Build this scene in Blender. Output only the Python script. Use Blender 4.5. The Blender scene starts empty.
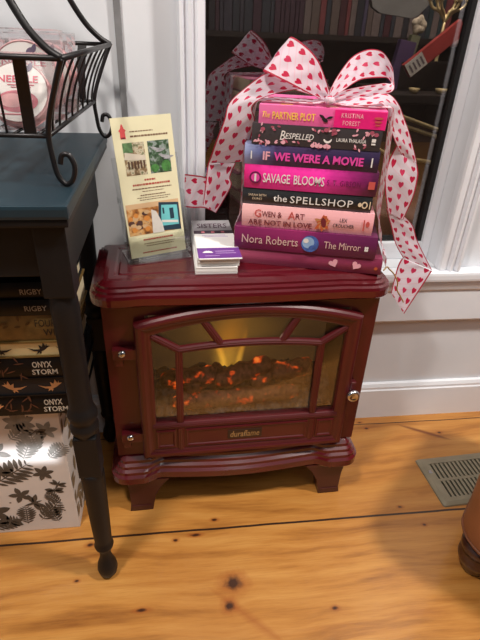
import bpy, bmesh, math, random
from math import pi, sin, cos, radians as R
from mathutils import Vector, Matrix, noise

random.seed(7)
sc = bpy.context.scene
COL = sc.collection
sc.view_settings.view_transform = 'Standard'
sc.view_settings.look = 'None'
sc.view_settings.exposure = 0.0

# ------------------------------------------------------------------ materials
def lin(c):
    c = c / 255.0
    return c / 12.92 if c <= 0.04045 else ((c + 0.055) / 1.055) ** 2.4
def rgb(r, g, b): return (lin(r), lin(g), lin(b), 1.0)

class NT:
    def __init__(s, name):
        s.m = bpy.data.materials.new(name); s.m.use_nodes = True
        s.t = s.m.node_tree; s.t.nodes.clear()
        s.out = s.t.nodes.new('ShaderNodeOutputMaterial')
    def n(s, typ, **kw):
        nd = s.t.nodes.new(typ)
        for k, v in kw.items(): setattr(nd, k, v)
        return nd
    def l(s, a, b): s.t.links.new(a, b)
    def math(s, op, a, b=None, clamp=False):
        nd = s.n('ShaderNodeMath', operation=op); nd.use_clamp = clamp
        for i, v in enumerate((a, b)):
            if v is None: continue
            if isinstance(v, (int, float)): nd.inputs[i].default_value = v
            else: s.l(v, nd.inputs[i])
        return nd.outputs[0]
    def mix(s, fac, a, b):
        nd = s.n('ShaderNodeMix', data_type='RGBA')
        for i, v in ((0, fac), (6, a), (7, b)):
            if isinstance(v, (int, float, tuple)): nd.inputs[i].default_value = v
            else: s.l(v, nd.inputs[i])
        return nd.outputs[2]
    def noise(s, scale, detail=4, vec=None, rough=.5):
        nd = s.n('ShaderNodeTexNoise'); nd.inputs['Scale'].default_value = scale
        nd.inputs['Detail'].default_value = detail; nd.inputs['Roughness'].default_value = rough
        if vec is not None: s.l(vec, nd.inputs['Vector'])
        return nd.outputs['Fac']
    def ramp(s, fac, *stops):
        nd = s.n('ShaderNodeValToRGB'); e = nd.color_ramp.elements
        while len(e) < len(stops): e.new(.5)
        for i, (p, c) in enumerate(stops): e[i].position = p; e[i].color = c
        s.l(fac, nd.inputs[0]); return nd.outputs[0]
    def obj(s): return s.n('ShaderNodeTexCoord').outputs['Object']
    def sep(s, v):
        nd = s.n('ShaderNodeSeparateXYZ'); s.l(v, nd.inputs[0]); return nd.outputs
    def bsdf(s, col, rough=.5, metal=0., coat=0., spec=.5):
        b = s.n('ShaderNodeBsdfPrincipled')
        if isinstance(col, tuple): b.inputs['Base Color'].default_value = col
        else: s.l(col, b.inputs['Base Color'])
        if isinstance(rough, (int, float)): b.inputs['Roughness'].default_value = rough
        else: s.l(rough, b.inputs['Roughness'])
        b.inputs['Metallic'].default_value = metal
        b.inputs['Coat Weight'].default_value = coat
        b.inputs['Coat Roughness'].default_value = .08
        b.inputs['Specular IOR Level'].default_value = spec
        return b
    def bump(s, b, h, dist=.001, strength=.5):
        nd = s.n('ShaderNodeBump'); nd.inputs['Distance'].default_value = dist
        nd.inputs['Strength'].default_value = strength
        s.l(h, nd.inputs['Height']); s.l(nd.outputs[0], b.inputs['Normal'])
    def done(s, b): s.l(b.outputs[0], s.out.inputs['Surface']); return s.m

_mc = {}
def M(name, col, rough=.5, metal=0., coat=0., var=.12, scale=30., spec=.5):
    if name in _mc: return _mc[name]
    t = NT(name)
    nz = t.noise(scale, 3, t.obj())
    d = tuple(max(0, c * (1 - var)) for c in col[:3]) + (1,)
    u = tuple(min(1, c * (1 + var)) for c in col[:3]) + (1,)
    c = t.ramp(nz, (.3, d), (.7, u))
    _mc[name] = t.done(t.bsdf(c, rough, metal, coat, spec)); return _mc[name]

def glassy(name, tint, gloss=.12, rough=.02, opac=0., ocol=(.5, .5, .5, 1), fres=.6):
    t = NT(name)
    tr = t.n('ShaderNodeBsdfTransparent'); tr.inputs[0].default_value = tint
    gl = t.n('ShaderNodeBsdfGlossy'); gl.inputs['Roughness'].default_value = rough
    gl.inputs['Color'].default_value = (1, 1, 1, 1)
    lw = t.n('ShaderNodeLayerWeight'); lw.inputs[0].default_value = .35
    f = t.math('ADD', t.math('MULTIPLY', lw.outputs['Fresnel'], fres), gloss, True)
    mx = t.n('ShaderNodeMixShader'); t.l(f, mx.inputs[0]); t.l(tr.outputs[0], mx.inputs[1]); t.l(gl.outputs[0], mx.inputs[2])
    if opac:
        df = t.n('ShaderNodeBsdfDiffuse'); df.inputs[0].default_value = ocol
        m2 = t.n('ShaderNodeMixShader'); m2.inputs[0].default_value = opac
        t.l(mx.outputs[0], m2.inputs[1]); t.l(df.outputs[0], m2.inputs[2]); mx = m2
    return t.done(mx)

# ------------------------------------------------------------------ mesh helpers
def add_box(bm, x0, x1, y0, y1, z0, z1, mi=0, bev=0.):
    b2 = bmesh.new() if bev else bm
    v = [b2.verts.new((x, y, z)) for z in (z0, z1) for y in (y0, y1) for x in (x0, x1)]
    for q in ((0, 2, 3, 1), (4, 5, 7, 6), (0, 1, 5, 4), (2, 6, 7, 3), (0, 4, 6, 2), (1, 3, 7, 5)):
        f = b2.faces.new([v[i] for i in q]); f.material_index = mi
    if bev:
        bmesh.ops.bevel(b2, geom=b2.edges[:], offset=bev, segments=2, affect='EDGES', profile=.7)
        for f in b2.faces: f.material_index = mi
        merge(bm, b2)
    return bm
def merge(bm, b2, M4=None):
    mp = {}
    for v in b2.verts: mp[v] = bm.verts.new(M4 @ v.co if M4 else v.co)
    for f in b2.faces:
        try: nf = bm.faces.new([mp[v] for v in f.verts]); nf.material_index = f.material_index; nf.smooth = f.smooth
        except ValueError: pass
    b2.free()
def box(x0, x1, y0, y1, z0, z1, bev=0.):
    return add_box(bmesh.new(), x0, x1, y0, y1, z0, z1, 0, bev)
def add_loops(bm, loops, caps=True, mi=0, smooth=False):
    rows = [[bm.verts.new(p) for p in L] for L in loops]
    n = len(rows[0])
    for a, b in zip(rows, rows[1:]):
        for i in range(n):
            f = bm.faces.new((a[i], a[(i + 1) % n], b[(i + 1) % n], b[i])); f.material_index = mi; f.smooth = smooth
    if caps:
        f = bm.faces.new(rows[0][::-1]); f.material_index = mi
        f = bm.faces.new(rows[-1]); f.material_index = mi
    return rows
def add_prism(bm, pts, y0, y1, mi=0):
    """polygon in xz extruded along y"""
    return add_loops(bm, [[(x, y0, z) for x, z in pts], [(x, y1, z) for x, z in pts]], True, mi)
def add_lathe(bm, prof, cx=0, cy=0, n=20, mi=0, sx=1., smooth=True):
    loops = [[(cx + r * cos(2 * pi * i / n) * sx, cy + r * sin(2 * pi * i / n), z) for i in range(n)] for r, z in prof]
    add_loops(bm, loops, True, mi, smooth)
def add_tube(bm, pts, r, n=8, mi=0, flat=None):
    pts = [Vector(p) for p in pts]; loops = []
    up = Vector((0, 0, 1)); prev = None
    for i, p in enumerate(pts):
        d = (pts[min(i + 1, len(pts) - 1)] - pts[max(i - 1, 0)]).normalized()
        if prev is None:
            a = d.cross(up)
            if a.length < 1e-3: a = d.cross(Vector((1, 0, 0)))
        else: a = prev - d * prev.dot(d)
        a.normalize(); b = d.cross(a); prev = a
        rr = r[i] if isinstance(r, (list, tuple)) else r
        loops.append([p + (a * cos(2 * pi * k / n) + b * sin(2 * pi * k / n)) * rr for k in range(n)])
    add_loops(bm, loops, True, mi, True)
def spline(pts, n=6):
    P = [Vector(p) for p in pts]; out = []
    for i in range(len(P) - 1):
        p0 = P[max(i - 1, 0)]; p1 = P[i]; p2 = P[i + 1]; p3 = P[min(i + 2, len(P) - 1)]
        for k in range(n):
            t = k / n
            out.append(.5 * ((2 * p1) + (p2 - p0) * t + (2 * p0 - 5 * p1 + 4 * p2 - p3) * t * t + (3 * p1 - p0 - 3 * p2 + p3) * t ** 3))
    out.append(P[-1]); return out
def obj(name, bm, mats, parent=None, smooth=False, rot=None, loc=None):
    bmesh.ops.recalc_face_normals(bm, faces=bm.faces[:])
    me = bpy.data.meshes.new(name); bm.to_mesh(me); bm.free()
    for m in (mats if isinstance(mats, (list, tuple)) else [mats]): me.materials.append(m)
    if smooth:
        for p in me.polygons: p.use_smooth = True
    o = bpy.data.objects.new(name, me); COL.objects.link(o)
    if parent: o.parent = parent
    if loc: o.location = loc
    if rot: o.rotation_euler = rot
    return o
def tag(o, label, cat, group=None):
    o['label'] = label; o['category'] = cat
    if group: o['group'] = group
    return o
def thing(name, label, cat, loc=(0, 0, 0), rot=(0, 0, 0), group=None):
    o = bpy.data.objects.new(name, None); COL.objects.link(o); o.empty_display_size = .05
    o.location = loc; o.rotation_euler = rot
    return tag(o, label, cat, group)
def struct(o): o['kind'] = 'structure'; return o
def dup(root, loc, rot, label, group=None):
    r = root.copy(); COL.objects.link(r); r.location = loc; r.rotation_euler = rot; r['label'] = label
    if group: r['group'] = group
    for ch in list(root.children):
        c = ch.copy(); COL.objects.link(c); c.parent = r
        for g in ch.children:
            d = g.copy(); COL.objects.link(d); d.parent = c
    return r

def text_bm(s, bold=0., shear=0., spacing=1., depth=.0):
    cu = bpy.data.curves.new('lettering', 'FONT'); cu.body = s
    cu.resolution_u = 2; cu.offset = bold; cu.shear = shear; cu.space_character = spacing; cu.extrude = depth
    o = bpy.data.objects.new('lettering', cu); COL.objects.link(o)
    dg = bpy.context.evaluated_depsgraph_get(); dg.update()
    me = bpy.data.meshes.new_from_object(o.evaluated_get(dg))
    bm = bmesh.new(); bm.from_mesh(me)
    bpy.data.objects.remove(o); bpy.data.curves.remove(cu); bpy.data.meshes.remove(me)
    return bm
def add_text(bm, s, x0, x1, zc, h, y, mi=0, bold=0., shear=0., spacing=1., frame=None):
    """lettering fitted to x0..x1 and height h, facing -y at plane y (or placed by frame, a 4x4)"""
    t = text_bm(s, bold, shear, spacing)
    xs = [v.co.x for v in t.verts]; ys = [v.co.y for v in t.verts]
    ax, bx, ay, by = min(xs), max(xs), min(ys), max(ys)
    for v in t.verts:
        u = (v.co.x - ax) / (bx - ax) * (x1 - x0) + x0
        w = ((v.co.y - ay) / (by - ay) - .5) * h + zc
        v.co = Vector((u, y, w))
    for f in t.faces: f.material_index = mi
    merge(bm, t, frame)
def lettering(name, items, mat, parent, y):
    for it in items:
        bm = bmesh.new(); add_text(bm, *it[:5], y, 0, *(it[5:] if len(it) > 5 else ()))
        obj(name, bm, mat, parent)
def add_poly(bm, pts, y, mi=0, thick=.0003):
    """flat polygon of (x, z) with a hair of thickness, facing -y"""
    try: f = bm.faces.new([bm.verts.new((x, y, z)) for x, z in pts]); f.material_index = mi
    except ValueError: pass
def ell(cx, cz, rx, rz, n=14, a=0.):
    return [(cx + rx * cos(2 * pi * i / n) * cos(a) - rz * sin(2 * pi * i / n) * sin(a), cz + rx * cos(2 * pi * i / n) * sin(a) + rz * sin(2 * pi * i / n) * cos(a)) for i in range(n)]
def leafp(cx, cz, L, w, a, n=7):
    """pointed leaf from base (cx,cz), length L, direction a"""
    up = [(t / n * L, w * sin(pi * t / n) ** .8) for t in range(n + 1)]
    pts = up + [(x, -y) for x, y in up[-2:0:-1]]
    return [(cx + x * cos(a) - y * sin(a), cz + x * sin(a) + y * cos(a)) for x, y in pts]
def heartp(cx, cz, s, n=16, a=0.):
    out = []
    for i in range(n):
        t = 2 * pi * i / n
        x = 16 * sin(t) ** 3 / 17 * s; z = (13 * cos(t) - 5 * cos(2 * t) - 2 * cos(3 * t) - cos(4 * t)) / 17 * s
        out.append((cx + x * cos(a) - z * sin(a), cz + x * sin(a) + z * cos(a)))
    return out

# ------------------------------------------------------------------ camera
cd = bpy.data.cameras.new('camera'); cam = bpy.data.objects.new('camera', cd); COL.objects.link(cam)
sc.camera = cam
cd.sensor_fit = 'HORIZONTAL'; cd.sensor_width = 36.0; cd.lens = 500.0 / 480.0 * 36.0
cd.clip_start = .02
_p, _y, _r = R(31.0), R(8.113), R(2.476)
fw = Vector((sin(_y) * cos(_p), cos(_y) * cos(_p), -sin(_p)))
rt = Vector((cos(_y), -sin(_y), 0)); up = rt.cross(fw)
rt2 = rt * cos(_r) + up * sin(_r); up2 = -rt * sin(_r) + up * cos(_r)
cam.matrix_world = Matrix(((rt2.x, up2.x, -fw.x, 0), (rt2.y, up2.y, -fw.y, 0), (rt2.z, up2.z, -fw.z, .89), (0, 0, 0, 1)))

# ------------------------------------------------------------------ shared materials
def wood_floor():
    t = NT('pine_planks'); co = t.obj(); x, y, z = t.sep(co)
    # planks run along x, widths follow the seams in the photo
    mp = t.n('ShaderNodeMapping'); t.l(co, mp.inputs[0]); mp.inputs['Scale'].default_value = (1.6, 16, 1)
    wz = t.noise(1.5, 3, co)
    ad = t.n('ShaderNodeVectorMath', operation='ADD'); t.l(mp.outputs[0], ad.inputs[0])
    cb = t.n('ShaderNodeCombineXYZ'); t.l(t.math('MULTIPLY', wz, 2.2), cb.inputs[1]); t.l(cb.outputs[0], ad.inputs[1])
    g = t.noise(2.2, 6, ad.outputs[0], .62)
    c = t.ramp(g, (.30, rgb(140, 86, 36)), (.48, rgb(186, 126, 58)), (.72, rgb(206, 150, 78)))
    big = t.noise(3.2, 2, co)
    c = t.mix(t.math('MULTIPLY', t.math('SUBTRACT', big, .35, True), .9, True), c, rgb(158, 96, 40))
    # reddish heart streaks
    mp2 = t.n('ShaderNodeMapping'); t.l(co, mp2.inputs[0]); mp2.inputs['Scale'].default_value = (2.2, 26, 1); mp2.inputs['Location'].default_value = (3.1, 1.7, 0)
    st = t.noise(1.4, 4, mp2.outputs[0], .6)
    c = t.mix(t.math('MULTIPLY', t.math('SUBTRACT', st, .60, True), 3.2, True), c, rgb(150, 84, 34))
    mp3 = t.n('ShaderNodeMapping'); t.l(co, mp3.inputs[0]); mp3.inputs['Scale'].default_value = (5, 120, 1)
    fine = t.noise(3, 3, mp3.outputs[0], .6)
    c = t.mix(t.math('MULTIPLY', t.math('SUBTRACT', fine, .52, True), 1.6, True), c, rgb(150, 92, 38))
    # reddish curl of grain running out of the big knot
    kx_ = t.math('SUBTRACT', x, .105); ky_ = t.math('SUBTRACT', t.math('ADD', y, t.math('MULTIPLY', kx_, .9)), .470)
    dk = t.math('ADD', t.math('ABSOLUTE', t.math('DIVIDE', ky_, .014)), t.math('POWER', t.math('DIVIDE', t.math('ABSOLUTE', kx_), .07), 2.))
    c = t.mix(t.math('MULTIPLY', t.math('SUBTRACT', 1.1, dk, True), .5), c, rgb(150, 76, 28))
    # knots and nail marks
    for kx, ky, rx, ry in ((.085, .534, .020, .016), (.0735, .4925, .011, .011), (.655, .88, .007, .004), (.60, .668, .006, .004), (.462, .668, .006, .0035), (.496, .62, .005, .0035), (-.185, .637, .008, .005), (.02, .64, .012, .004), (-.02, .632, .006, .004), (.47, .91, .006, .004), (.46, .933, .007, .003), (.06, .672, .007, .004), (-.2, .565, .005, .003), (.26, .47, .007, .004), (-.08, .50, .012, .004)):
        dx = t.math('DIVIDE', t.math('SUBTRACT', x, kx), rx); dy = t.math('DIVIDE', t.math('SUBTRACT', y, ky), ry)
        d = t.math('SQRT', t.math('ADD', t.math('MULTIPLY', dx, dx), t.math('MULTIPLY', dy, dy)))
        d = t.math('ADD', d, t.math('MULTIPLY', t.math('SUBTRACT', t.noise(90, 3, co), .5), .9))
        ring = t.math('SUBTRACT', 1.9, d, True)
        c = t.mix(t.math('MULTIPLY', ring, .55), c, rgb(150, 74, 24))
        c = t.mix(t.math('MULTIPLY', t.math('SUBTRACT', 1.0, d, True), 1.6, True), c, rgb(62, 30, 14))
    # long dark resin streak near the vent
    dx = t.math('SUBTRACT', x, .615); dy = t.math('SUBTRACT', t.math('ADD', y, t.math('MULTIPLY', dx, .55)), .885)
    d = t.math('ADD', t.math('ABSOLUTE', t.math('DIVIDE', dy, .008)), t.math('POWER', t.math('DIVIDE', t.math('ABSOLUTE', dx), .06), 3.))
    c = t.mix(t.math('MULTIPLY', t.math('SUBTRACT', 1.2, d, True), .8), c, rgb(96, 38, 20))
    # plank seams
    for sy, w in ((.651, .0024), (.925, .0014), (.30, .002), (.08, .002), (-.2, .002), (-.5, .002), (-.8, .002)):
        wob = t.math('MULTIPLY', t.math('SUBTRACT', t.noise(9, 2, co), .5), .004)
        d = t.math('ABSOLUTE', t.math('SUBTRACT', t.math('ADD', y, wob), sy))
        c = t.mix(t.math('LESS_THAN', d, w), c, rgb(52, 30, 18))
    b = t.bsdf(c, t.math('ADD', t.math('MULTIPLY', g, .25), .24), 0, .15)
    t.bump(b, g, .0008, .25)
    return t.done(b)

def white_paint(name, col, rough=.45):
    t = NT(name); co = t.obj()
    n1 = t.noise(5, 3, co); n2 = t.noise(60, 3, co)
    d = tuple(c * .9 for c in col[:3]) + (1,)
    b = t.bsdf(t.ramp(n1, (.3, d), (.7, col)), rough); t.bump(b, n2, .0006, .3); return t.done(b)
WALL = white_paint('wall_paint', rgb(226, 228, 233))
TRIM = white_paint('trim_paint', rgb(236, 238, 244), .35)
FLOORM = wood_floor()
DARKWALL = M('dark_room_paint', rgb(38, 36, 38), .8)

def red_enamel(name, col, rough, coat):
    t = NT(name); co = t.obj(); n = t.noise(14, 3, co)
    d = tuple(c * .8 for c in col[:3]) + (1,)
    b = t.bsdf(t.ramp(n, (.3, d), (.7, col)), rough, 0, coat); return t.done(b)
RED = red_enamel('red_enamel', rgb(88, 12, 22), .24, .6)
REDSAT = red_enamel('red_satin', rgb(84, 15, 21), .38, .3)
REDDARK = red_enamel('red_dull', rgb(72, 24, 22), .42, .2)  # darker, less glossy red for the feet
BLACK = M('black_metal', rgb(22, 21, 22), .5)
CHROME = M('chrome', rgb(200, 200, 205), .18, 1., var=.04)
IRON = M('black_wire', rgb(34, 31, 32), .38, .4)
PAPER = M('paper_white', rgb(236, 232, 226), .7, var=.05)
CREAM = M('page_cream', rgb(222, 205, 170), .8, var=.1, scale=200)
CLEAR = glassy('clear_acrylic', (.97, .98, .98, 1), .05)
# ------------------------------------------------------------------ room shell
struct(obj('floor', box(-2.2, 3.0, -2.4, .965, -.03, 0), FLOORM))
WX0, WX1, WZ0, WZ1 = .044, .575, .43, 1.75
bm = bmesh.new()
for a in ((-2.2, WX0, 0, 2.5), (WX1, 3.0, 0, 2.5), (WX0, WX1, 0, WZ0), (WX0, WX1, WZ1, 2.5)):
    add_box(bm, a[0], a[1], .965, 1.06, a[2], a[3])
struct(obj('wall_back', bm, WALL))
struct(obj('wall_front', box(-2.2, 3.0, -2.46, -2.4, 0, 2.5), M('far_wall_brown', rgb(70, 60, 54), .8)))
# baseboard: profile along x
def profile_x(bm, prof, x0, x1):
    add_loops(bm, [[(x0, y, z) for y, z in prof], [(x1, y, z) for y, z in prof]], True)
bm = bmesh.new()
profile_x(bm, [(.9645, 0), (.950, 0), (.950, .088), (.953, .091), (.953, .097), (.957, .105), (.9645, .107)], -2.2, 3.0)
struct(obj('baseboard_back', bm, TRIM))
bm = bmesh.new(); add_box(bm, -.0895, -.0785, .958, .9645, .11, 2.5, 0, .001)
struct(obj('trim_1', bm, M('grey_strip', rgb(128, 128, 130), .4)))
# ---- window: sash, casings, jambs, stool, apron, glass
win = bpy.data.objects.new('window_1', None); COL.objects.link(win); struct(win); win.location = (.31, .965, .42)
WL = Vector(win.location)
def wpart(name, bm, m):
    bmesh.ops.translate(bm, verts=bm.verts[:], vec=-WL); return obj(name, bm, m, win)
def casing_bm(x0, x1, flip):
    bm = bmesh.new(); w = x1 - x0
    prof = [(0, 0), (0, .022), (.10, .030), (.20, .030), (.26, .020), (.34, .020), (.40, .026), (.52, .027), (.58, .018), (.66, .018), (.72, .022), (.94, .020), (1, .016), (1, 0)]
    pts = [(x0 + ((1 - t) if flip else t) * w, .9648 - d) for t, d in prof]
    add_loops(bm, [[(x, y, .43) for x, y in pts], [(x, y, 1.80) for x, y in pts]]); return bm
wpart('casing', casing_bm(.010, .057, False), TRIM)
wpart('casing', casing_bm(.574, .622, True), TRIM)
bm = bmesh.new(); add_box(bm, -.005, .637, .940, .9648, 1.80, 1.88, 0, .003); wpart('head_casing', bm, TRIM)
bm = bmesh.new(); add_box(bm, -.02, .90, .930, .9648, .407, .429, 0, .006); add_box(bm, .046, .573, .958, 1.010, .409, .4285); wpart('window_stool', bm, TRIM)
bm = bmesh.new(); profile_x(bm, [(.9648, .297), (.948, .297), (.944, .302), (.944, .378), (.940, .384), (.936, .400), (.936, .407), (.9648, .407)], -2.19, 2.99)
struct(obj('trim_2', bm, TRIM))
bm = bmesh.new()
add_box(bm, .0445, .0600, 1.008, 1.05, .43, 1.75, 0, .002); add_box(bm, .556, .5745, 1.008, 1.05, .43, 1.75, 0, .002)
add_box(bm, .0600, .556, 1.008, 1.05, .43, .470, 0, .003); add_box(bm, .0600, .556, 1.008, 1.05, 1.71, 1.75, 0, .003)
wpart('sash', bm, TRIM)
bm = bmesh.new()
add_box(bm, .0600, .0620, 1.022, 1.036, .470, 1.71); add_box(bm, .546, .556, 1.018, 1.036, .470, 1.71)
add_box(bm, .062, .546, 1.020, 1.036, .470, .477); add_box(bm, .062, .546, 1.020, 1.036, 1.70, 1.71)
wpart('gasket', bm, BLACK)
bm = bmesh.new(); add_box(bm, .062, .546, 1.029, 1.031, .477, 1.70)
wpart('glass_pane', bm, glassy('window_glass', (.84, .84, .86, 1), .11, .012))

# ---- dim room beyond the glass
BX0, BX1, BY1 = -1.0, 2.6, 2.9
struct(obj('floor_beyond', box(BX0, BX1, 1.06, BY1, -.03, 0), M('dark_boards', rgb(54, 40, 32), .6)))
bm = bmesh.new()
add_box(bm, BX0, BX1, BY1, BY1 + .05, 0, 2.4); struct(obj('wall_beyond', bm, DARKWALL))
struct(obj('wall_beyond_left', box(BX0 - .05, BX0, 1.06, BY1, 0, 2.4), DARKWALL))
struct(obj('wall_beyond_right', box(BX1, BX1 + .05, 1.06, BY1, 0, 2.4), DARKWALL))
struct(obj('ceiling_beyond', box(BX0, BX1, 1.06, BY1, 2.4, 2.45), DARKWALL))

# bookcase with books, seen through the glass
bc = thing('bookcase', 'tall dark bookcase full of books in the dim room behind the window glass', 'bookcase', (.45, 2.4, 0))
DW = M('dark_wood', rgb(40, 32, 28), .5)
bm = bmesh.new()
bm.free()
obj('side_panel', box(-.82, -.79, -.14, .14, 0, 1.5), DW, bc); obj('side_panel', box(.79, .82, -.14, .14, 0, 1.5), DW, bc)
obj('back_panel', box(-.79, .79, .13, .14, 0, 1.5), DW, bc)
for z in (.05, .44, .85, 1.2, 1.48):
    obj('shelf', box(-.79, .79, -.14, .13, z - .02, z), DW, bc)
shades = [(92, 40, 44), (70, 34, 40), (120, 58, 60), (58, 56, 66), (48, 52, 60), (96, 82, 76), (44, 58, 62), (110, 96, 92), (62, 40, 52), (74, 66, 88), (42, 42, 48), (130, 70, 72)]
nb = 0
x = -.30
names = ['burgundy', 'dark plum', 'dusty red', 'slate', 'blue grey', 'taupe', 'dark teal', 'pale grey', 'wine', 'muted violet', 'charcoal', 'rose']
cnt = {}
while x < .68:
    w = random.choice((.016, .02, .024, .028, .034)); h = random.uniform(.17, .215); k = random.randrange(len(shades)) if x > .05 else random.choice((3, 4, 6, 10, 8))
    b2 = bmesh.new(); add_box(b2, 0, w - .0015, -.075, .075, 0, h, 0, .002)
    o = obj('book', b2, M('spine_' + names[k].replace(' ', '_'), rgb(*shades[k]), .6)); o.location = (.45 + x, 2.335, .85)
    tag(o, '%s upright book in the row on the bookcase shelf behind the window glass' % names[k], 'book', 'upright books in the bookcase beyond the window')
    x += w + .0005
# leather settee, its back to the window, with brass trim lines
st = thing('settee', 'dark brown leather settee with sloping brass trim lines, its back close behind the window glass', 'settee', (.60, 1.27, 0))
LEA = M('brown_leather', rgb(120, 96, 82), .35, var=.2)
BRS = M('brass', rgb(222, 198, 146), .35, .5)
bm = bmesh.new(); add_prism(bm, [(-.46, .08), (.30, .08), (.30, .600), (.12, .645), (-.05, .708), (-.25, .765), (-.46, .775)], 0, .05); obj('backrest', bm, LEA, st)
obj('seat', box(-.44, .28, .052, .145, .30, .42, .02), LEA, st)
for z in ((.7025, -.044), (.6825, -.04), (.603, -.02)):
    bm = bmesh.new(); add_tube(bm, [(-.16, -.004, z[0] + .055), (-.05, -.004, z[0]), (.10, -.004, z[0] + z[1]), (.28, -.004, z[0] + z[1] * 2.3)], .0055, 6); obj('brass_trim', bm, BRS, st)
for s in (-.42, .26):
    for yy in (.012, .12): obj('leg', box(s - .014, s + .014, yy - .012, yy + .024, 0, .08 if yy < .1 else .30), DW, st)
# console table with odds and ends
ct = thing('console_table', 'narrow dark console table holding clutter behind the right of the window', 'table', (.90, 1.62, 0))
obj('tabletop', box(-.30, .36, -.15, .13, .70, .725, .004), DW, ct)
for sx in (-.27, .33):
    for sy in (-.12, .10): obj('leg', box(sx - .015, sx + .015, sy - .015, sy + .015, 0, .70), DW, ct)
# tilted red box / book with white end band
rb = thing('red_book', 'red book with a white end band tilted diagonally behind the window glass', 'book', (.748, 1.56, .838), (0, R(-40), 0))
rb.scale = (.88, .9, .9)
bm = bmesh.new(); add_box(bm, -.105, .105, -.02, .0, -.023, .023, 0, .002); obj('cover', bm, M('matte_red', rgb(170, 62, 58), .5), rb)
bm = bmesh.new(); add_box(bm, -.104, -.040, -.0215, -.0203, -.0215, .0215, 0); obj('white_band', bm, M('label_white', rgb(206, 200, 190), .6), rb)
bm = bmesh.new()
for k in range(4): add_box(bm, -.095 + k * .014, -.089 + k * .014, -.0222, -.0216, -.014, .012)
obj('printed_marks', bm, M('grey_ink', rgb(110, 96, 100), .6), rb)
# holder it leans in
hb = thing('storage_crate', 'dark wooden crate under the tilted red book behind the window', 'crate', (.775, 1.615, .7255))
bm = bmesh.new()
for a in ((-.10, .14, -.03, -.022, 0, .075), (-.10, .14, .045, .053, 0, .075), (-.10, -.092, -.022, .045, 0, .075), (.132, .14, -.022, .045, 0, .075), (-.092, .132, -.022, .045, 0, .006)): add_box(bm, *a)
obj('crate_boards', bm, DW, hb)
o = obj('book', box(-.025, .025, -.012, .012, 0, .13, .002), M('muted_purple', rgb(86, 66, 104), .6)); o.location = (.668, 1.60, .7255); o.rotation_euler = (0, R(8), 0)
tag(o, 'muted purple book standing left of the tilted red one behind the glass', 'book')
o = obj('book', box(-.014, .014, -.012, .012, 0, .135, .002), M('muted_green', rgb(120, 120, 92), .6)); o.location = (.708, 1.648, .735); o.rotation_euler = (0, R(8), 0)
tag(o, 'sage green book beside the muted purple book behind the glass', 'book')
# cream paper flowers and gilt figure
def flower(x, y, z, r, m, label):
    t = thing('paper_flower', label, 'flower', (x, y, z))
    bm = bmesh.new()
    for k in range(9):
        a = 2 * pi * k / 9; rr = r * (.55 if k % 2 else .8)
        b2 = bmesh.new(); bmesh.ops.create_icosphere(b2, subdivisions=2, radius=r * .5)
        for v in b2.verts: v.co = Vector((v.co.x * .8 + cos(a) * rr * .7, v.co.y * .6, v.co.z + sin(a) * rr * .7))
        merge(bm, b2)
    obj('petals', bm, m, t, True)
    bm = bmesh.new(); add_tube(bm, [(0, .01, -r * .5), (.004, .015, -(z - .7255) * .5), (0, .02, -(z - .7255))], .003); obj('stem', bm, M('stem', rgb(70, 74, 52), .6), t)
flower(.742, 1.668, .895, .026, M('cream_petal', rgb(196, 180, 156), .7), 'cream paper flower above the tilted red book behind the glass')
flower(.868, 1.66, .868, .030, M('pink_petal', rgb(188, 152, 148), .7), 'dusty pink paper flower right of the tilted red book behind the glass')
gt = thing('gilt_ornament', 'gilt branching ornament at the upper right behind the window glass', 'ornament', (.82, 1.668, .7255))
bm = bmesh.new(); add_lathe(bm, [(.022, 0), (.022, .006), (.006, .012), (.005, .12), (.009, .13), (.005, .14), (.004, .20)], n=12)
obj('stem', bm, BRS, gt)
for k in range(6):
    a = k * 1.05; bm = bmesh.new()
    add_tube(bm, spline([(0, 0, .18), (.02 * cos(a), .004 * sin(a), .205), (.045 * cos(a), .012 * sin(a), .215), (.058 * cos(a), .015 * sin(a), .232)], 4), .0045, 6)
    b2 = bmesh.new(); bmesh.ops.create_icosphere(b2, subdivisions=1, radius=.008, matrix=Matrix.Translation((.058 * cos(a), .015 * sin(a), .236))); merge(bm, b2)
    obj('branch', bm, BRS, gt, True)
for bx, r_, lab in ((.772, .018, 'small brass dish on the console table behind the glass, under the red book'), (.69, .016, 'small brass dish behind the glass, left of the one under the red book')):
    bm = bmesh.new(); add_lathe(bm, [(r_ * .4, 0), (r_ * .8, .005), (r_, .014), (r_ * .93, .014), (r_ * .7, .007), (.001, .005)], n=16)
    o = obj('brass_dish', bm, BRS); o.location = (bx, 1.50, .7255); tag(o, lab, 'dish')
# lampshade at the top
ls = thing('lamp', 'grey lamp with a rounded flat shade hanging at the top behind the window glass', 'lamp', (.70, 1.72, .93))
bm = bmesh.new(); add_prism(bm, [(-.105, .20), (-.105, .03), (-.095, .005), (-.07, -.008), (.03, -.018), (.05, -.012), (.09, .03), (.10, .20)], -.012, .012)
obj('lamp_shade', bm, M('grey_shade', rgb(128, 126, 122), .7), ls)
bm = bmesh.new(); add_tube(bm, [(0, 0, .2), (0, 0, 1.469)], .003); obj('cord', bm, BLACK, ls)

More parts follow.
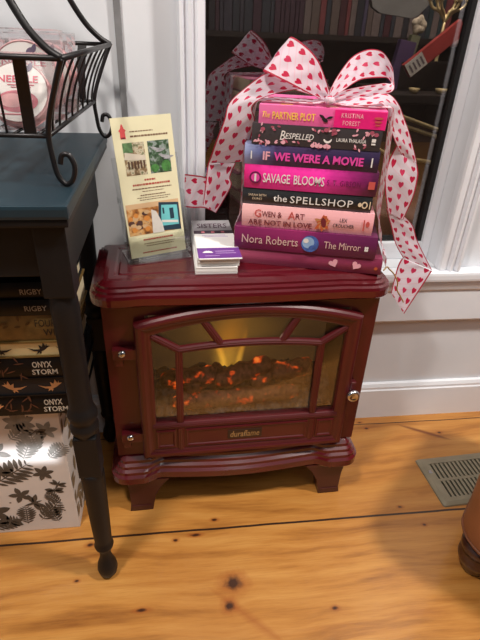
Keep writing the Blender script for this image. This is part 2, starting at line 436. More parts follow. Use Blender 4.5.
# ------------------------------------------------------------------ stove
SX, SY, SR = .1139, .7027, .0259
stove = thing('electric_stove', 'dark red electric fireplace stove glowing with logs behind an arched glass door', 'stove', (SX, SY, 0), (0, 0, SR))
def sstep(t): t = max(0, min(1, t)); return t * t * (3 - 2 * t)
def outline(hw, yb, front, r=.034):
    """plan of a slab: rounded front corners and a front edge y = front(x)"""
    N = 56; pts = []
    for k in range(8): a = pi + pi / 2 * k / 8; pts.append((-hw + r + r * cos(a), front(-hw + r) + r + r * sin(a)))
    for i in range(N + 1):
        x = -hw + r + (2 * hw - 2 * r) * i / N; pts.append((x, front(x)))
    for k in range(1, 9): a = -pi / 2 + pi / 2 * k / 8; pts.append((hw - r + r * cos(a), front(hw - r) + r + r * sin(a)))
    pts += [(hw, yb * .55), (hw, yb), (0, yb), (-hw, yb), (-hw, yb * .55)]
    return pts
def f_base(x):
    x = abs(x)
    if x < .160: return .0125 - .0105 * cos(x / .160 * pi / 2) ** 1.2
    return .0125 - .0125 * sstep((x - .160) / .034)
def f_top(x):
    x = abs(x)
    if x < .170: return .0120 - .0040 * cos(x / .170 * pi / 2)
    return .0120 - .0030 * sstep((x - .170) / .034)
def moulded(hw, yb, front, r, prof):
    bm = bmesh.new()
    loops = []
    for z, d in prof:
        k = hw / (hw - d)
        loops.append([(x, y, z) for x, y in outline(hw - d, yb - d, lambda x: front(x * k) + d, max(r - d, .005))])
    add_loops(bm, loops, True); return bm
obj('top_slab', moulded(.2555, .207, f_top, .036, [(.484, .014), (.487, .004), (.491, 0), (.503, 0), (.508, .0015), (.5105, .006), (.5145, .007), (.5170, .0125), (.5205, .0135), (.5235, .019), (.5262, .024), (.527, .031), (.527, .0400), (.5252, .0430), (.5252, .0460), (.527, .0490)]), RED, stove)
obj('plinth', moulded(.2555, .215, f_base, .032, [(.087, .012), (.089, .003), (.093, 0), (.108, 0), (.1125, .005), (.1185, .006), (.1225, .0115), (.1285, .0125), (.1325, .018), (.1385, .019), (.1440, .026), (.1475, .040)]), RED, stove)
# cabinet body
bm = bmesh.new()
BW, BY, BB, ZA, ZT = .239, .0285, .200, .147, .4845
add_box(bm, -BW, -BW + .010, BY, BB, ZA, ZT); add_box(bm, BW - .010, BW, BY, BB, ZA, ZT)
add_box(bm, -BW + .010, BW - .010, BB - .008, BB, ZA, ZT)
add_box(bm, -BW + .010, -.170, BY, BY + .010, ZA, ZT); add_box(bm, .190, BW - .010, BY, BY + .010, ZA, ZT)
add_box(bm, -.170, .190, BY, BY + .010, ZA, .228); add_box(bm, -.170, .190, BY, BY + .010, .463, ZT)
obj('cabinet_body', bm, REDSAT, stove)
obj('underside_heater', box(-.13, .15, .05, .17, .062, .088, .004), BLACK, stove)
# feet
def foot(s, yb):
    bm = bmesh.new()
    P = [(s * .228, .0885), (s * .142, .0885), (s * .147, .084), (s * .158, .070), (s * .172, .042), (s * .177, .014), (s * .179, 0), (s * .226, 0), (s * .223, .020), (s * .224, .06)]
    add_prism(bm, P if s > 0 else P, yb, yb + .034)
    add_prism(bm, [(s * .183, .004), (s * .221, .004), (s * .221, .016), (s * .182, .016)], yb - .0015, yb)
    return bm
for s in (-1, 1):
    obj('foot', foot(s, .012), REDDARK, stove); obj('foot', foot(s, .165), REDDARK, stove)
# door and everything that belongs to it is drawn on a nominal plane, then moved to its place in the cabinet
def dobj(name, bm, m, parent, smooth=False):
    for v in bm.verts: v.co = Vector((v.co.x * 1.031 + .0035, v.co.y * .75 + .0225, v.co.z * 1.031 - .0276))
    return obj(name, bm, m, parent, smooth)
def arched(x0, x1, z0, zs, za, nb_=10, ns=10, na=28):
    pts = [(x0 + (x1 - x0) * i / nb_, z0) for i in range(nb_)]
    pts += [(x1, z0 + (zs - z0) * i / ns) for i in range(ns)]
    xm, hw, h = (x0 + x1) / 2, (x1 - x0) / 2, za - zs
    rad = (hw * hw + h * h) / (2 * h); th = math.asin(hw / rad)
    for i in range(na):
        a = th - 2 * th * i / na; pts.append((xm + rad * sin(a), za - rad + rad * cos(a)))
    pts += [(x0, zs - (zs - z0) * i / ns) for i in range(ns)]
    return pts
DX0, DX1 = -.187, .199
def dl(d, y): return [(x, y, z) for x, z in arched(DX0 + d, DX1 - d, .1705 + d, .466 - d * .6, .4955 - d)]
def din(d, y): return [(x, y, z) for x, z in arched(-.160 + d, .1745 - d, .2535 + d, .444 - d * .6, .4705 - d)]
bm = bmesh.new()
loops = [dl(0, .0055), dl(0, -.010), dl(.003, -.0155), dl(.007, -.018), dl(.012, -.0175), dl(.016, -.0135), dl(.019, -.012),
         din(-.004, -.012), din(-.001, -.0105), din(0, -.007), din(0, .0055)]
add_loops(bm, loops, False)
r0 = None
door = dobj('door', bm, REDSAT, stove)
GL = glassy('stove_glass', (.86, .84, .80, 1), .004, .08, fres=.3)
bm = bmesh.new(); f0 = din(-.004, -.001); f1 = din(-.004, .002)
add_loops(bm, [f0, f1]); dobj('glass_pane', bm, GL, door)
def bar(bm, pts, w, y0=-.0125, y1=-.001):
    """moulded glazing bar along xz points"""
    P = [Vector((x, 0, z)) for x, z in pts]; L = []
    for i, p in enumerate(P):
        d = (P[min(i + 1, len(P) - 1)] - P[max(i - 1, 0)]).normalized(); nn = Vector((-d.z, 0, d.x))
        sec = [(-w / 2, y1), (-w / 2, y0 + .004), (-w * .28, y0 + .001), (-w * .12, y0 + .0015), (0, y0), (w * .12, y0 + .0015), (w * .28, y0 + .001), (w / 2, y0 + .004), (w / 2, y1)]
        L.append([(p.x + nn.x * t, y, p.z + nn.z * t) for t, y in sec])
    add_loops(bm, L, True)
arc = [(-.1155 + .2465 * i / 14, .4125 + .0085 * (1 - ((i - 7) / 7) ** 2)) for i in range(15)]
for pts, w in (([(-.1165, .254), (-.1155, .412)], .0125), ([(.1330, .254), (.1320, .412)], .0125), (arc, .0125), ([(-.160, .443), (-.1155, .4125)], .0125), ([(.1745, .443), (.131, .4125)], .0125),
               ([(-.0735, .4665), (-.0445, .420)], .0125), ([(.0845, .4665), (.0605, .420)], .0125)):
    bm = bmesh.new(); bar(bm, pts, w); dobj('muntin', bm, REDSAT, door)
for z in (.2475, .186):
    bm = bmesh.new(); bar(bm, [(-.166, z), (.181, z)], .013, -.0155, -.0118); dobj('rail_moulding', bm, REDSAT, door)
for x in (-.1165, .1335):
    bm = bmesh.new(); bar(bm, [(x, .191), (x, .242)], .0125, -.0165, -.0118); dobj('panel_stile', bm, REDSAT, door)
def panel(x0, x1, z0, z1):
    bm = bmesh.new()
    L = []
    for d, y in ((0, -.0118), (0, -.0148), (.002, -.016), (.004, -.0148), (.0055, -.0128)):
        L.append([(x0 + d, y, z0 + d), (x1 - d, y, z0 + d), (x1 - d, y, z1 - d), (x0 + d, y, z1 - d)])
    add_loops(bm, L, True); return bm
for a in ((-.161, -.126, .1965, .2385), (-.107, .124, .1965, .2385), (.143, .1765, .1965, .2385)):
    dobj('panel', panel(*a), REDSAT, door)
bm = bmesh.new(); add_box(bm, -.0285, .0365, -.0142, -.0125, .2075, .2285, 0, .0006)
bad = dobj('maker_badge', bm, M('badge_black', rgb(50, 32, 26), .4), door)
bm = bmesh.new()
add_text(bm, 'duraflame', -.024, .032, .218, .0150, -.01445, 0, .012, .15)
dobj('badge_lettering', bm, M('badge_gold', rgb(170, 150, 110), .35, .6), door)
for hz in (.415, .229):
    bm = bmesh.new(); add_box(bm, -.224, -.183, -.012, .0058, hz - .015, hz + .005, 0, .002); add_box(bm, -.222, -.208, -.008, .0058, hz - .030, hz - .012, 0, .002)
    h = dobj('hinge', bm, REDSAT, door)
    bm = bmesh.new(); b2 = bmesh.new(); bmesh.ops.create_uvsphere(b2, u_segments=14, v_segments=8, radius=.0068, matrix=Matrix.Translation((-.208, -.014, hz - .001))); merge(bm, b2)
    dobj('hinge_screw', bm, CHROME, door, True)
bm = bmesh.new(); add_lathe(bm, [(.006, 0), (.006, .010), (.0115, .013), (.0125, .019), (.0105, .0245), (.0075, .026), (.0065, .0245), (.002, .0240)], n=18)
bmesh.ops.rotate(bm, verts=bm.verts[:], matrix=Matrix.Rotation(R(90), 3, 'X')); bmesh.ops.translate(bm, verts=bm.verts[:], vec=(.2015, -.010, .301))
dobj('door_knob', bm, CHROME, door, True)
bm = bmesh.new(); add_box(bm, .199, .2105, -.0105, .0058, .283, .321, 0, .0025); dobj('latch_plate', bm, REDSAT, door)
# firebox
FB = M('firebox_black', rgb(34, 27, 23), .7)
bm = bmesh.new()
add_box(bm, -.174, -.170, .0387, .17, .222, .466); add_box(bm, .190, .194, .0387, .17, .222, .466)
add_box(bm, -.174, .194, .0387, .17, .218, .222); add_box(bm, -.174, .194, .0387, .17, .466, .470)
obj('firebox', bm, FB, stove)
# display screen at the back, with the soft amber glow the flame projector throws on it
t = NT('flame_screen'); co = t.obj(); x, y, z = t.sep(co)
def gauss(t, v, c, w):
    d = t.math('DIVIDE', t.math('SUBTRACT', v, c), w); return t.math('POWER', 2.718, t.math('MULTIPLY', t.math('MULTIPLY', d, d), -1.))
nz = t.noise(22, 3, co)
gl = t.math('MULTIPLY', gauss(t, x, -.005, .11), gauss(t, z, .36, .11))
gl = t.math('ADD', t.math('MULTIPLY', gl, .9), t.math('MULTIPLY', nz, .14))
em = t.n('ShaderNodeEmission'); t.l(t.ramp(gl, (.0, rgb(44, 33, 24)), (.5, rgb(76, 56, 32)), (1., rgb(118, 86, 40))), em.inputs[0]); em.inputs[1].default_value = 1.0
t.l(em.outputs[0], t.out.inputs[0]); FSC = t.m
obj('flame_screen', box(-.170, .190, .140, .143, .222, .466), FSC, stove)
# flames: thin translucent tongues
t = NT('flame'); co = t.obj(); x, y, z = t.sep(co)
hgt = t.math('DIVIDE', t.math('SUBTRACT', z, .300), .130, True)
em = t.n('ShaderNodeEmission'); t.l(t.ramp(hgt, (0., rgb(255, 190, 70)), (.35, rgb(250, 160, 50)), (1., rgb(190, 110, 40))), em.inputs[0]); em.inputs[1].default_value = 1.0
trn = t.n('ShaderNodeBsdfTransparent'); mx = t.n('ShaderNodeMixShader')
geo = t.n('ShaderNodeVertexColor'); geo.layer_name = 'soft'
op = t.math('MULTIPLY', t.sep(geo.outputs[0])[0], t.math('SUBTRACT', .80, t.math('MULTIPLY', hgt, .62)), True)
t.l(op, mx.inputs[0]); t.l(trn.outputs[0], mx.inputs[1]); t.l(em.outputs[0], mx.inputs[2]); t.l(mx.outputs[0], t.out.inputs[0]); FLM = t.m
def flame(rows, y, inten=1.):
    """rows: (z, left, right); soft edges through a vertex colour"""
    bm = bmesh.new(); ca = bm.loops.layers.float_color.new('soft'); n = 10; V = []
    for z, a, b in rows: V.append([bm.verts.new((a + (b - a) * k / n, y, z)) for k in range(n + 1)])
    m = len(rows)
    for j in range(m - 1):
        for k in range(n):
            f = bm.faces.new((V[j][k], V[j][k + 1], V[j + 1][k + 1], V[j + 1][k]))
            for lp, (jj, kk) in zip(f.loops, ((j, k), (j, k + 1), (j + 1, k + 1), (j + 1, k))):
                e = sin(pi * kk / n); q = jj / (m - 1)
                s_ = e ** 1.6 * min(1, 2.2 * (1 - q)) * inten
                lp[ca] = (s_, s_, s_, 1)
    return obj('flame', bm, FLM, stove)
flame([(.27, -.050, .018), (.30, -.052, .022), (.33, -.054, .026), (.36, -.052, .030), (.39, -.046, .032), (.42, -.040, .034), (.46, -.034, .034)], .132, .55)
flame([(.27, -.030, -.012), (.295, -.034, -.014), (.315, -.040, -.019), (.335, -.046, -.026), (.355, -.049, -.034), (.375, -.050, -.042)], .124, 1.15)
flame([(.27, -.004, .014), (.30, .0, .018), (.325, .006, .022), (.35, .012, .025), (.375, .016, .026)], .124, .8)
# ember bed and logs
def ember_mat(name, base, thr, glow, strength, scale, ash):
    t = NT(name); co = t.obj()
    n1 = t.noise(scale, 4, co, .6); n2 = t.noise(scale * 3, 3, co)
    b = t.bsdf(t.ramp(n2, (.35, base), (.7, ash)), .9)
    m = t.math('MULTIPLY', t.math('SUBTRACT', n1, thr, True), 9., True)
    cr = t.ramp(t.math('MULTIPLY', m, n2), (0., rgb(200, 40, 10)), (.35, rgb(240, 84, 20)), (.8, rgb(255, 150, 60)))
    t.l(cr, b.inputs['Emission Color']); t.l(t.math('MULTIPLY', m, strength), b.inputs['Emission Strength']); return t.done(b)
EMB = ember_mat('ember_bed', rgb(40, 44, 48), .76, 1, .5, 34, rgb(88, 96, 104))
LOG = ember_mat('charred_log', rgb(60, 38, 34), .565, 1, 1.1, 38, rgb(112, 72, 62))
bm = bmesh.new(); NXg, NYg = 70, 24; V = []
for j in range(NYg + 1):
    for i in range(NXg + 1):
        x = -.169 + .358 * i / NXg; y = .042 + .095 * j / NYg
        h = .226 + .050 * sstep(j / NYg * 1.5) + .016 * noise.noise(Vector((x * 40, y * 40, 2))) + .009 * noise.noise(Vector((x * 110, y * 110, 5)))
        V.append(bm.verts.new((x, y, max(.2225, h))))
for j in range(NYg):
    for i in range(NXg):
        a = j * (NXg + 1) + i; bm.faces.new((V[a], V[a + 1], V[a + NXg + 2], V[a + NXg + 1]))
obj('ember_bed', bm, EMB, stove)
def log(p0, p1, r, seed):
    bm = bmesh.new(); p0 = Vector(p0); p1 = Vector(p1); d = (p1 - p0).normalized(); a = d.cross(Vector((0, 0, 1))).normalized(); b = d.cross(a)
    L = []
    for i in range(19):
        t_ = i / 18; e = min(1, 6 * min(t_, 1 - t_) + .55); row = []
        for k in range(16):
            an = 2 * pi * k / 16
            q = p0.lerp(p1, t_); dirv = a * cos(an) + b * sin(an)
            rr = r * e * (1 + .30 * noise.noise(Vector((t_ * 7, an * 1.2, seed))) + .14 * noise.noise(Vector((t_ * 20, an * 3, seed + 9))))
            row.append(q + dirv * rr)
        L.append(row)
    add_loops(bm, L, True, 0, True); return obj('log', bm, LOG, stove)
log((-.150, .098, .272), (-.045, .078, .296), .018, 1)
log((-.100, .068, .262), (-.030, .105, .294), .015, 4)
log((-.045, .078, .276), (.068, .092, .305), .019, 7)
log((.030, .066, .268), (.085, .105, .296), .014, 13)
log((.070, .085, .284), (.150, .080, .304), .018, 17)
log((-.13, .060, .246), (.12, .062, .254), .016, 23)
# small added lights high in the firebox that brighten the logs and embers
for lx in (-.07, .02, .10):
    ld = bpy.data.lights.new('log_fill_light', 'POINT'); ld.energy = .035; ld.color = (1, .78, .58); ld.shadow_soft_size = .02
    lo = bpy.data.objects.new('log_fill_light', ld); COL.objects.link(lo); lo.parent = stove; lo.location = (lx, .060, .40)
# ------------------------------------------------------------------ side table
t = NT('worn_teal'); co = t.obj(); n1 = t.noise(26, 5, co, .7); n2 = t.noise(5, 3, co)
c = t.ramp(n2, (.3, rgb(15, 34, 43)), (.7, rgb(23, 48, 59)))
c = t.mix(t.math('MULTIPLY', t.math('SUBTRACT', n1, .62, True), 3, True), c, rgb(42, 66, 74))
TEAL = t.done(t.bsdf(c, .48))
t = NT('worn_black'); co = t.obj(); n1 = t.noise(22, 5, co, .7)
c = t.ramp(n1, (.35, rgb(15, 15, 17)), (.66, rgb(21, 21, 23)), (.85, rgb(46, 43, 40)))
WBLK = t.done(t.bsdf(c, .5, 0, 0, .3))
EDGE = M('worn_edge', rgb(78, 74, 64), .6, var=.5, scale=40)
TX, TY = -.1435, .575
tab = thing('side_table', 'dark teal and black side table with worn edges and turned legs left of the stove', 'table', (-.37, .75, 0))
def tp(name, bm, m, sm=False, parent=None):
    bmesh.ops.translate(bm, verts=bm.verts[:], vec=(.37, -.75, 0)); return obj(name, bm, m, parent or tab, sm)
bm = bmesh.new(); add_box(bm, -.635, -.1165, .545, .948, .6935, .7095, 0, .004)
tp('tabletop', bm, [TEAL])
bm = bmesh.new(); add_box(bm, -.633, -.1185, .547, .946, .684, .6935, 0, .003); tp('top_moulding', bm, WBLK)
bm = bmesh.new(); add_box(bm, -.60, -.160, .566, .582, .616, .684, 0, .0015); tp('apron', bm, WBLK)
bm = bmesh.new(); add_box(bm, -.60, -.162, .915, .929, .592, .684); tp('apron', bm, WBLK)
bm = bmesh.new(); add_box(bm, -.150, -.138, .595, .905, .592, .684, 0, .0015); tp('apron', bm, WBLK)
bm = bmesh.new(); add_box(bm, -.609, -.597, .595, .905, .592, .684); tp('apron', bm, WBLK)
LP = [(.004, 0), (.011, .002), (.0160, .010), (.0180, .022), (.0165, .034), (.0125, .046), (.0100, .056), (.0098, .068), (.0108, .078), (.0155, .082), (.0168, .088), (.0145, .094), (.0150, .104), (.0165, .16), (.0178, .225), (.0188, .262), (.0188, .270), (.0165, .276)]
LP2 = [(.0165, .350), (.0180, .357), (.0208, .362), (.0212, .370), (.0185, .376), (.0178, .380), (.0212, .386), (.0216, .394), (.0185, .402), (.0168, .41), (.0164, .44), (.0168, .50), (.0178, .545), (.0182, .568), (.0175, .580), (.0160, .588), (.0150, .594)]
for lx, ly in ((TX, TY), (-.172, .922), (-.60, TY), (-.60, .922)):
    bm = bmesh.new()
    add_lathe(bm, LP, lx, ly, 24)
    add_box(bm, lx - .0172, lx + .0172, ly - .0172, ly + .0172, .273, .354, 0, .003)
    add_lathe(bm, LP2, lx, ly, 24)
    add_box(bm, lx - .0185, lx + .0185, ly - .0185, ly + .0185, .590, .684, 0, .002)
    tp('leg', bm, WBLK)

# ------------------------------------------------------------------ wire basket
BXc, BYc = -.2555, .766
bas = thing('wire_basket', 'black wire basket with scrolled feet and tall curved handles on the side table', 'basket', (BXc, BYc, .7095), (0, 0, R(-3.3)))
HT, HB = (.152, .158), (.122, .140)     # half sizes of rim and floor
ZR, ZB = .139, .058
def bp(name, bm, sm=True): return obj(name, bm, IRON, bas, sm)
bm = bmesh.new()
for a, b in (((-1, -1), (1, -1)), ((1, -1), (1, 1)), ((1, 1), (-1, 1)), ((-1, 1), (-1, -1))):
    add_tube(bm, [(a[0] * HT[0], a[1] * HT[1], ZR), (b[0] * HT[0], b[1] * HT[1], ZR)], .0034, 6)
bp('rim', bm)
bm = bmesh.new()
for a, b in (((-1, -1), (1, -1)), ((1, -1), (1, 1)), ((1, 1), (-1, 1)), ((-1, 1), (-1, -1))):
    add_tube(bm, [(a[0] * HB[0], a[1] * HB[1], ZB), (b[0] * HB[0], b[1] * HB[1], ZB)], .0028, 6)
for k in range(-4, 5): add_tube(bm, [(k * .027, -HB[1], ZB), (k * .027, HB[1], ZB)], .0018, 5)
bp('floor_grid', bm)
def bowp(fx, fy, k=.012):
    """curved upright from the floor edge to the rim"""
    out = []
    for i in range(9):
        t_ = i / 8; s_ = t_ ** 1.7
        out.append((fx(s_), fy(s_), ZB + (ZR - ZB) * t_))
    return out
for sy in (-1, 1):
    for xk in (-.107, -.0535, 0, .0535, .107):
        P = bowp(lambda s_: xk * (.96 + .06 * s_), lambda s_: sy * (HB[1] + (HT[1] - HB[1]) * s_))
        bm = bmesh.new()
        L = [[(p[0] - .0066, p[1] - .0012, p[2]), (p[0] + .0066, p[1] - .0012, p[2]), (p[0] + .0066, p[1] + .0012, p[2]), (p[0] - .0066, p[1] + .0012, p[2])] for p in P]
        add_loops(bm, L); bp('flat_slat', bm, False)
    for xk in (-.080, -.027, .027, .080):
        P = bowp(lambda s_: xk * (.96 + .06 * s_), lambda s_: sy * (HB[1] + (HT[1] - HB[1]) * s_))
        bm = bmesh.new(); add_tube(bm, P, .0015, 5); bp('wire', bm)
for sx in (-1, 1):
    for i in range(8):
        k = -.85 + 1.7 * i / 7
        P = bowp(lambda s_: sx * (HB[0] + (HT[0] - HB[0]) * s_), lambda s_: k * (HB[1] + (HT[1] - HB[1]) * s_))
        bm = bmesh.new(); add_tube(bm, P, .0016, 5); bp('wire', bm)
for sx in (-1, 1):
    for sy in (-1, 1):
        P = [(sx * HT[0], sy * HT[1], ZR), (sx * (HT[0] - .010), sy * (HT[1] - .006), ZR - .022), (sx * (HB[0] + .006), sy * (HB[1] + .004), ZB + .024), (sx * HB[0], sy * HB[1], ZB),
             (sx * (HB[0] + .001), sy * (HB[1]), .034), (sx * (HB[0] + .004), sy * HB[1], .014), (sx * (HB[0] + .012), sy * HB[1], .0035), (sx * (HB[0] + .021), sy * HB[1], .009), (sx * (HB[0] + .025), sy * HB[1], .024),
             (sx * (HB[0] + .020), sy * HB[1], .037), (sx * (HB[0] + .012), sy * HB[1], .037), (sx * (HB[0] + .009), sy * HB[1], .027)]
        bm = bmesh.new(); add_tube(bm, spline(P, 6), .0032, 8); bp('scroll_leg', bm)
        P = [(sx * HT[0], sy * HT[1], ZR), (sx * (HT[0] - .016), sy * (HT[1] - .004), ZR + .010), (sx * (HT[0] - .036), sy * (HT[1] - .010), ZR + .032), (sx * (HT[0] - .058), sy * (HT[1] - .022), ZR + .074), (sx * (HT[0] - .085), sy * (HT[1] - .055), ZR + .15), (sx * .030, sy * .045, ZR + .24), (0, sy * .004, ZR + .30)]
        bm = bmesh.new(); add_tube(bm, spline(P, 6), .0042, 8); bp('handle_bar', bm)
bm = bmesh.new(); b2 = bmesh.new(); bmesh.ops.create_uvsphere(b2, u_segments=12, v_segments=8, radius=.012, matrix=Matrix.Translation((0, 0, ZR + .302))); merge(bm, b2); bp('handle_knob', bm)

# needle felting kits inside
BAG = glassy('clear_bag', (.97, .97, .98, 1), .05, .10, .05, (.9, .88, .88, 1))
PINKW = M('pink_wool', rgb(232, 176, 176), .9, var=.25, scale=60)
PINKD = M('rose_print', rgb(206, 110, 124), .7, var=.3, scale=80)
REDINK = M('red_ink', rgb(214, 58, 92), .6)
PURP = M('purple_print', rgb(74, 44, 88), .6, var=.3)
def kit(loc, tilt, rz, label, r=.042):
    k = thing('felting_kit', label, 'craft kit', loc, (tilt, 0, rz), 'craft kits standing in the wire basket')
    bm = bmesh.new(); L = [[(r * s_ * cos(2 * pi * i / 28), y, r + r * s_ * sin(2 * pi * i / 28)) for i in range(28)] for y, s_ in ((-.004, .97), (-.0055, .94), (.012, .94), (.010, .98))]
    add_loops(bm, L, True); obj('round_tin', bm, PINKW, k)
    bm = bmesh.new(); add_poly(bm, ell(0, r, r * .90, r * .90, 30), -.0062, 0)
    add_poly(bm, ell(0, r * .72, r * .62, r * .34, 24), -.0065, 1); add_poly(bm, ell(-.006, r * .74, r * .36, r * .22, 20), -.0068, 2)
    add_text(bm, 'NEEDLE', -r * .60, r * .62, r * 1.40, .0078, -.0069, 3, .015)
    for j, (a, b) in enumerate(((-.3, .5), (-.2, .4))): add_box(bm, a * r, b * r, -.0070, -.0066, r * (1.21 - .07 * j), r * (1.23 - .07 * j), 3)
    add_box(bm, -r * .5, r * .2, -.0070, -.0066, r * .31, r * .335, 3)
    add_poly(bm, leafp(.004, r * 1.62, .012, .003, .6), -.0067, 4); add_poly(bm, leafp(.012, r * 1.62, .012, .003, 1.2), -.0067, 4)
    obj('label_card', bm, [PAPER, PINKD, PINKW, REDINK, PURP], k)
    bm = bmesh.new(); L = []
    q = r / .042
    for z, d in ((-.002, .003), (.006, .010), (.05, .012), (.078, .010), (.086, .004), (.094, .0015)):
        L.append([(-.046 * q, -d * .3, z * q), (-.039 * q, -d - .004, z * q), (.039 * q, -d - .004, z * q), (.046 * q, -d * .3, z * q), (.039 * q, d + .004, z * q), (-.039 * q, d + .004, z * q)])
    add_loops(bm, L, True); obj('clear_bag', bm, BAG, k)
    return k
zk = .7095 + ZB + .004
kit((-.180, .650, zk), R(-30), R(-3), 'clear bagged craft kit with white NEEDLE card, foremost in the wire basket', .038)
kit((-.183, .716, zk), R(-12), R(-8), 'clear bagged pink craft kit directly behind the foremost one in the wire basket', .045)
kit((-.176, .770, zk), R(-10), R(6), 'clear bagged pink craft kit, third from the front in the basket', .042)
kit((-.180, .820, zk), R(-8), R(-5), 'clear bagged pink craft kit at the back of the wire basket', .042)
kit((-.300, .690, zk), R(-20), R(5), 'clear bagged craft kit in the left half of the basket at the frame edge', .045)

# ------------------------------------------------------------------ botanical box under the table
box_t = thing('storage_box', 'tall white storage box printed with grey ferns and insects under the side table', 'box', (-.352, .68, 0))
t = NT('box_paper'); co = t.obj(); b = t.bsdf(t.ramp(t.noise(7, 2, co), (.3, rgb(206, 196, 190)), (.7, rgb(224, 216, 210))), .6); BOXP = t.done(b)
INK1 = M('umber_ink', rgb(82, 72, 62), .7, var=.25, scale=60); INK2 = M('grey_ink_wash', rgb(132, 128, 122), .7, var=.25, scale=60)
bm = bmesh.new(); BXW, BXH, BXD = .1415, .316, .20
add_box(bm, -BXW, BXW, 0, BXD, .0, BXH, 0, .002)
def fern(cx, cz, L, a, w, mi, y=-.0004, n=9):
    dx, dz = cos(a), sin(a)
    add_poly(bm, leafp(cx, cz, L, .0012, a), y, mi)
    for i in range(1, n):
        t_ = i / n; px, pz = cx + dx * L * t_, cz + dz * L * t_; l = w * (sin(pi * (t_ * .85 + .12)))
        for s_ in (-1, 1): add_poly(bm, leafp(px, pz, l, l * .13, a + s_ * 1.0), y - .00002 * i, mi)
def flow(cx, cz, r, n, mi, a0=0, y=-.0004):
    for i in range(n): add_poly(bm, leafp(cx, cz, r, r * .24, a0 + 2 * pi * i / n), y - .00002 * i, mi)
def insect(cx, cz, s_, a, mi):
    add_poly(bm, leafp(cx - s_ * .6 * cos(a), cz - s_ * .6 * sin(a), s_ * 1.3, s_ * .10, a), -.0006, mi)
    for q in (.9, 1.5, -.9, -1.5): add_poly(bm, leafp(cx + .1 * s_ * cos(a), cz + .1 * s_ * sin(a), s_ * .85, s_ * .16, a + q), -.0005, mi)
def moth(cx, cz, s_, mi):
    for q in (.25, -.35, pi - .25, pi + .35): add_poly(bm, leafp(cx, cz, s_, s_ * .26, q), -.0005, mi)
    add_poly(bm, ell(cx, cz, s_ * .08, s_ * .35), -.0006, mi)
fern(.00, .135, .095, .62, .036, 1); fern(-.06, .115, .06, .1, .02, 1); flow(-.012, .062, .034, 6, 1, .3); insect(.062, .080, .03, .35, 1); moth(.012, .030, .026, 1)
fern(.07, .028, .07, .9, .026, 1); fern(.105, .02, .055, 1.9, .022, 1); moth(.022, .168, .024, 1); flow(-.10, .10, .04, 7, 1); fern(-.12, .03, .07, 1.2, .03, 1)
fern(.065, .195, .062, 1.15, .026, 2); fern(.11, .195, .05, .8, .022, 2); flow(.022, .218, .028, 5, 2, .9); flow(-.055, .205, .034, 6, 2, .2); fern(-.03, .19, .06, 1.6, .02, 2)
flow(.075, .285, .028, 8, 2, .4); fern(.0, .262, .05, 1.1, .022, 2); moth(.10, .262, .018, 1); flow(-.07, .275, .03, 6, 2); insect(.115, .125, .02, 1.1, 1); fern(.115, .075, .04, 2.2, .016, 1)
fern(-.055, .150, .10, .95, .040, 1); flow(.045, .105, .022, 5, 1, .6); fern(-.02, .012, .06, .5, .024, 1); insect(-.045, .045, .028, 2.6, 1); flow(.095, .160, .020, 6, 1, .2); fern(.045, .020, .055, 1.5, .022, 1)
fern(-.10, .165, .06, .5, .024, 1); flow(.115, .265, .022, 6, 2, .1); fern(.050, .245, .055, .7, .022, 2); flow(-.012, .300, .018, 6, 2, .5); moth(-.03, .238, .020, 1); fern(.095, .215, .05, 1.7, .024, 2); moth(.108, .112, .018, 1)
for i in range(26): add_poly(bm, ell(random.uniform(-.13, .13), random.uniform(.01, .30), .0022, .0018, 6), -.00035, 1)
obj('printed_box', bm, [BOXP, INK1, INK2], box_t)
bm = bmesh.new()
Lf = []
# leafy print on the right side face
random.seed(8)
for i in range(60):
    z0 = random.uniform(.012, .29); y0 = random.uniform(.012, .17)
    f = [(BXW + .0004 + i * .00001, max(.003, min(.197, y0 + q[0])), max(.004, min(.312, z0 + q[1]))) for q in leafp(0, 0, .038, .008, .5 + i * .9)]
    try: bm.faces.new([bm.verts.new(p) for p in f])
    except ValueError: pass
obj('side_print', bm, M('ochre_ink', rgb(134, 112, 84), .7, var=.3), box_t)

# ------------------------------------------------------------------ hardbacks
def rounded_spine(L, T, n=8, bulge=.0035):
    return [(-bulge * sin(pi * i / n), T * i / n) for i in range(n + 1)]
def make_book(name, label, L, D, T, cover, loc, rz, group, pages=CREAM, paperback=False, parent_frame=None):
    """lying book: spine faces -y, length along x"""
    k = thing(name, label, 'book', loc, (0, 0, rz), group)
    bt = .0011 if paperback else .0027; o = 0 if paperback else .0035
    bm = bmesh.new()
    sp = rounded_spine(L, T, 8, .0008 if paperback else .0032)
    prof = [(y, z) for y, z in sp] + [(D, T), (D, T - bt), (.004, T - bt), (.004, bt), (D, bt), (D, 0)]
    add_loops(bm, [[(x, y, z) for y, z in prof] for x in (0, L)], True)
    obj('cover', bm, cover, k)
    bm = bmesh.new(); add_box(bm, o, L - o, .003, D - (.0005 if paperback else .004), bt, T - bt)
    obj('page_block', bm, pages, k)
    return k
U = Vector((.96755, -.25269, 0)); NN = Vector((.25269, .96755, 0)); P0 = Vector((.1052, .7934, 0)); RZ = R(-14.637)
INKW = M('ink_white', rgb(238, 234, 230), .6, var=.03); INKC = M('ink_cream', rgb(232, 210, 178), .6, var=.03)
INKY = M('ink_yellow', rgb(250, 206, 84), .6, var=.03); INKHP = M('ink_hot_pink', rgb(236, 74, 170), .6, var=.05)
INKPP = M('ink_pale_pink', rgb(240, 176, 190), .6, var=.05); INKDR = M('ink_dark_red', rgb(116, 34, 44), .6, var=.05)
INKBK = M('ink_black', rgb(26, 20, 24), .6); INKPLUM = M('ink_plum', rgb(110, 16, 76), .6); INKOR = M('ink_orange', rgb(196, 92, 52), .6); INKRED = M('ink_coral', rgb(204, 86, 80), .6)
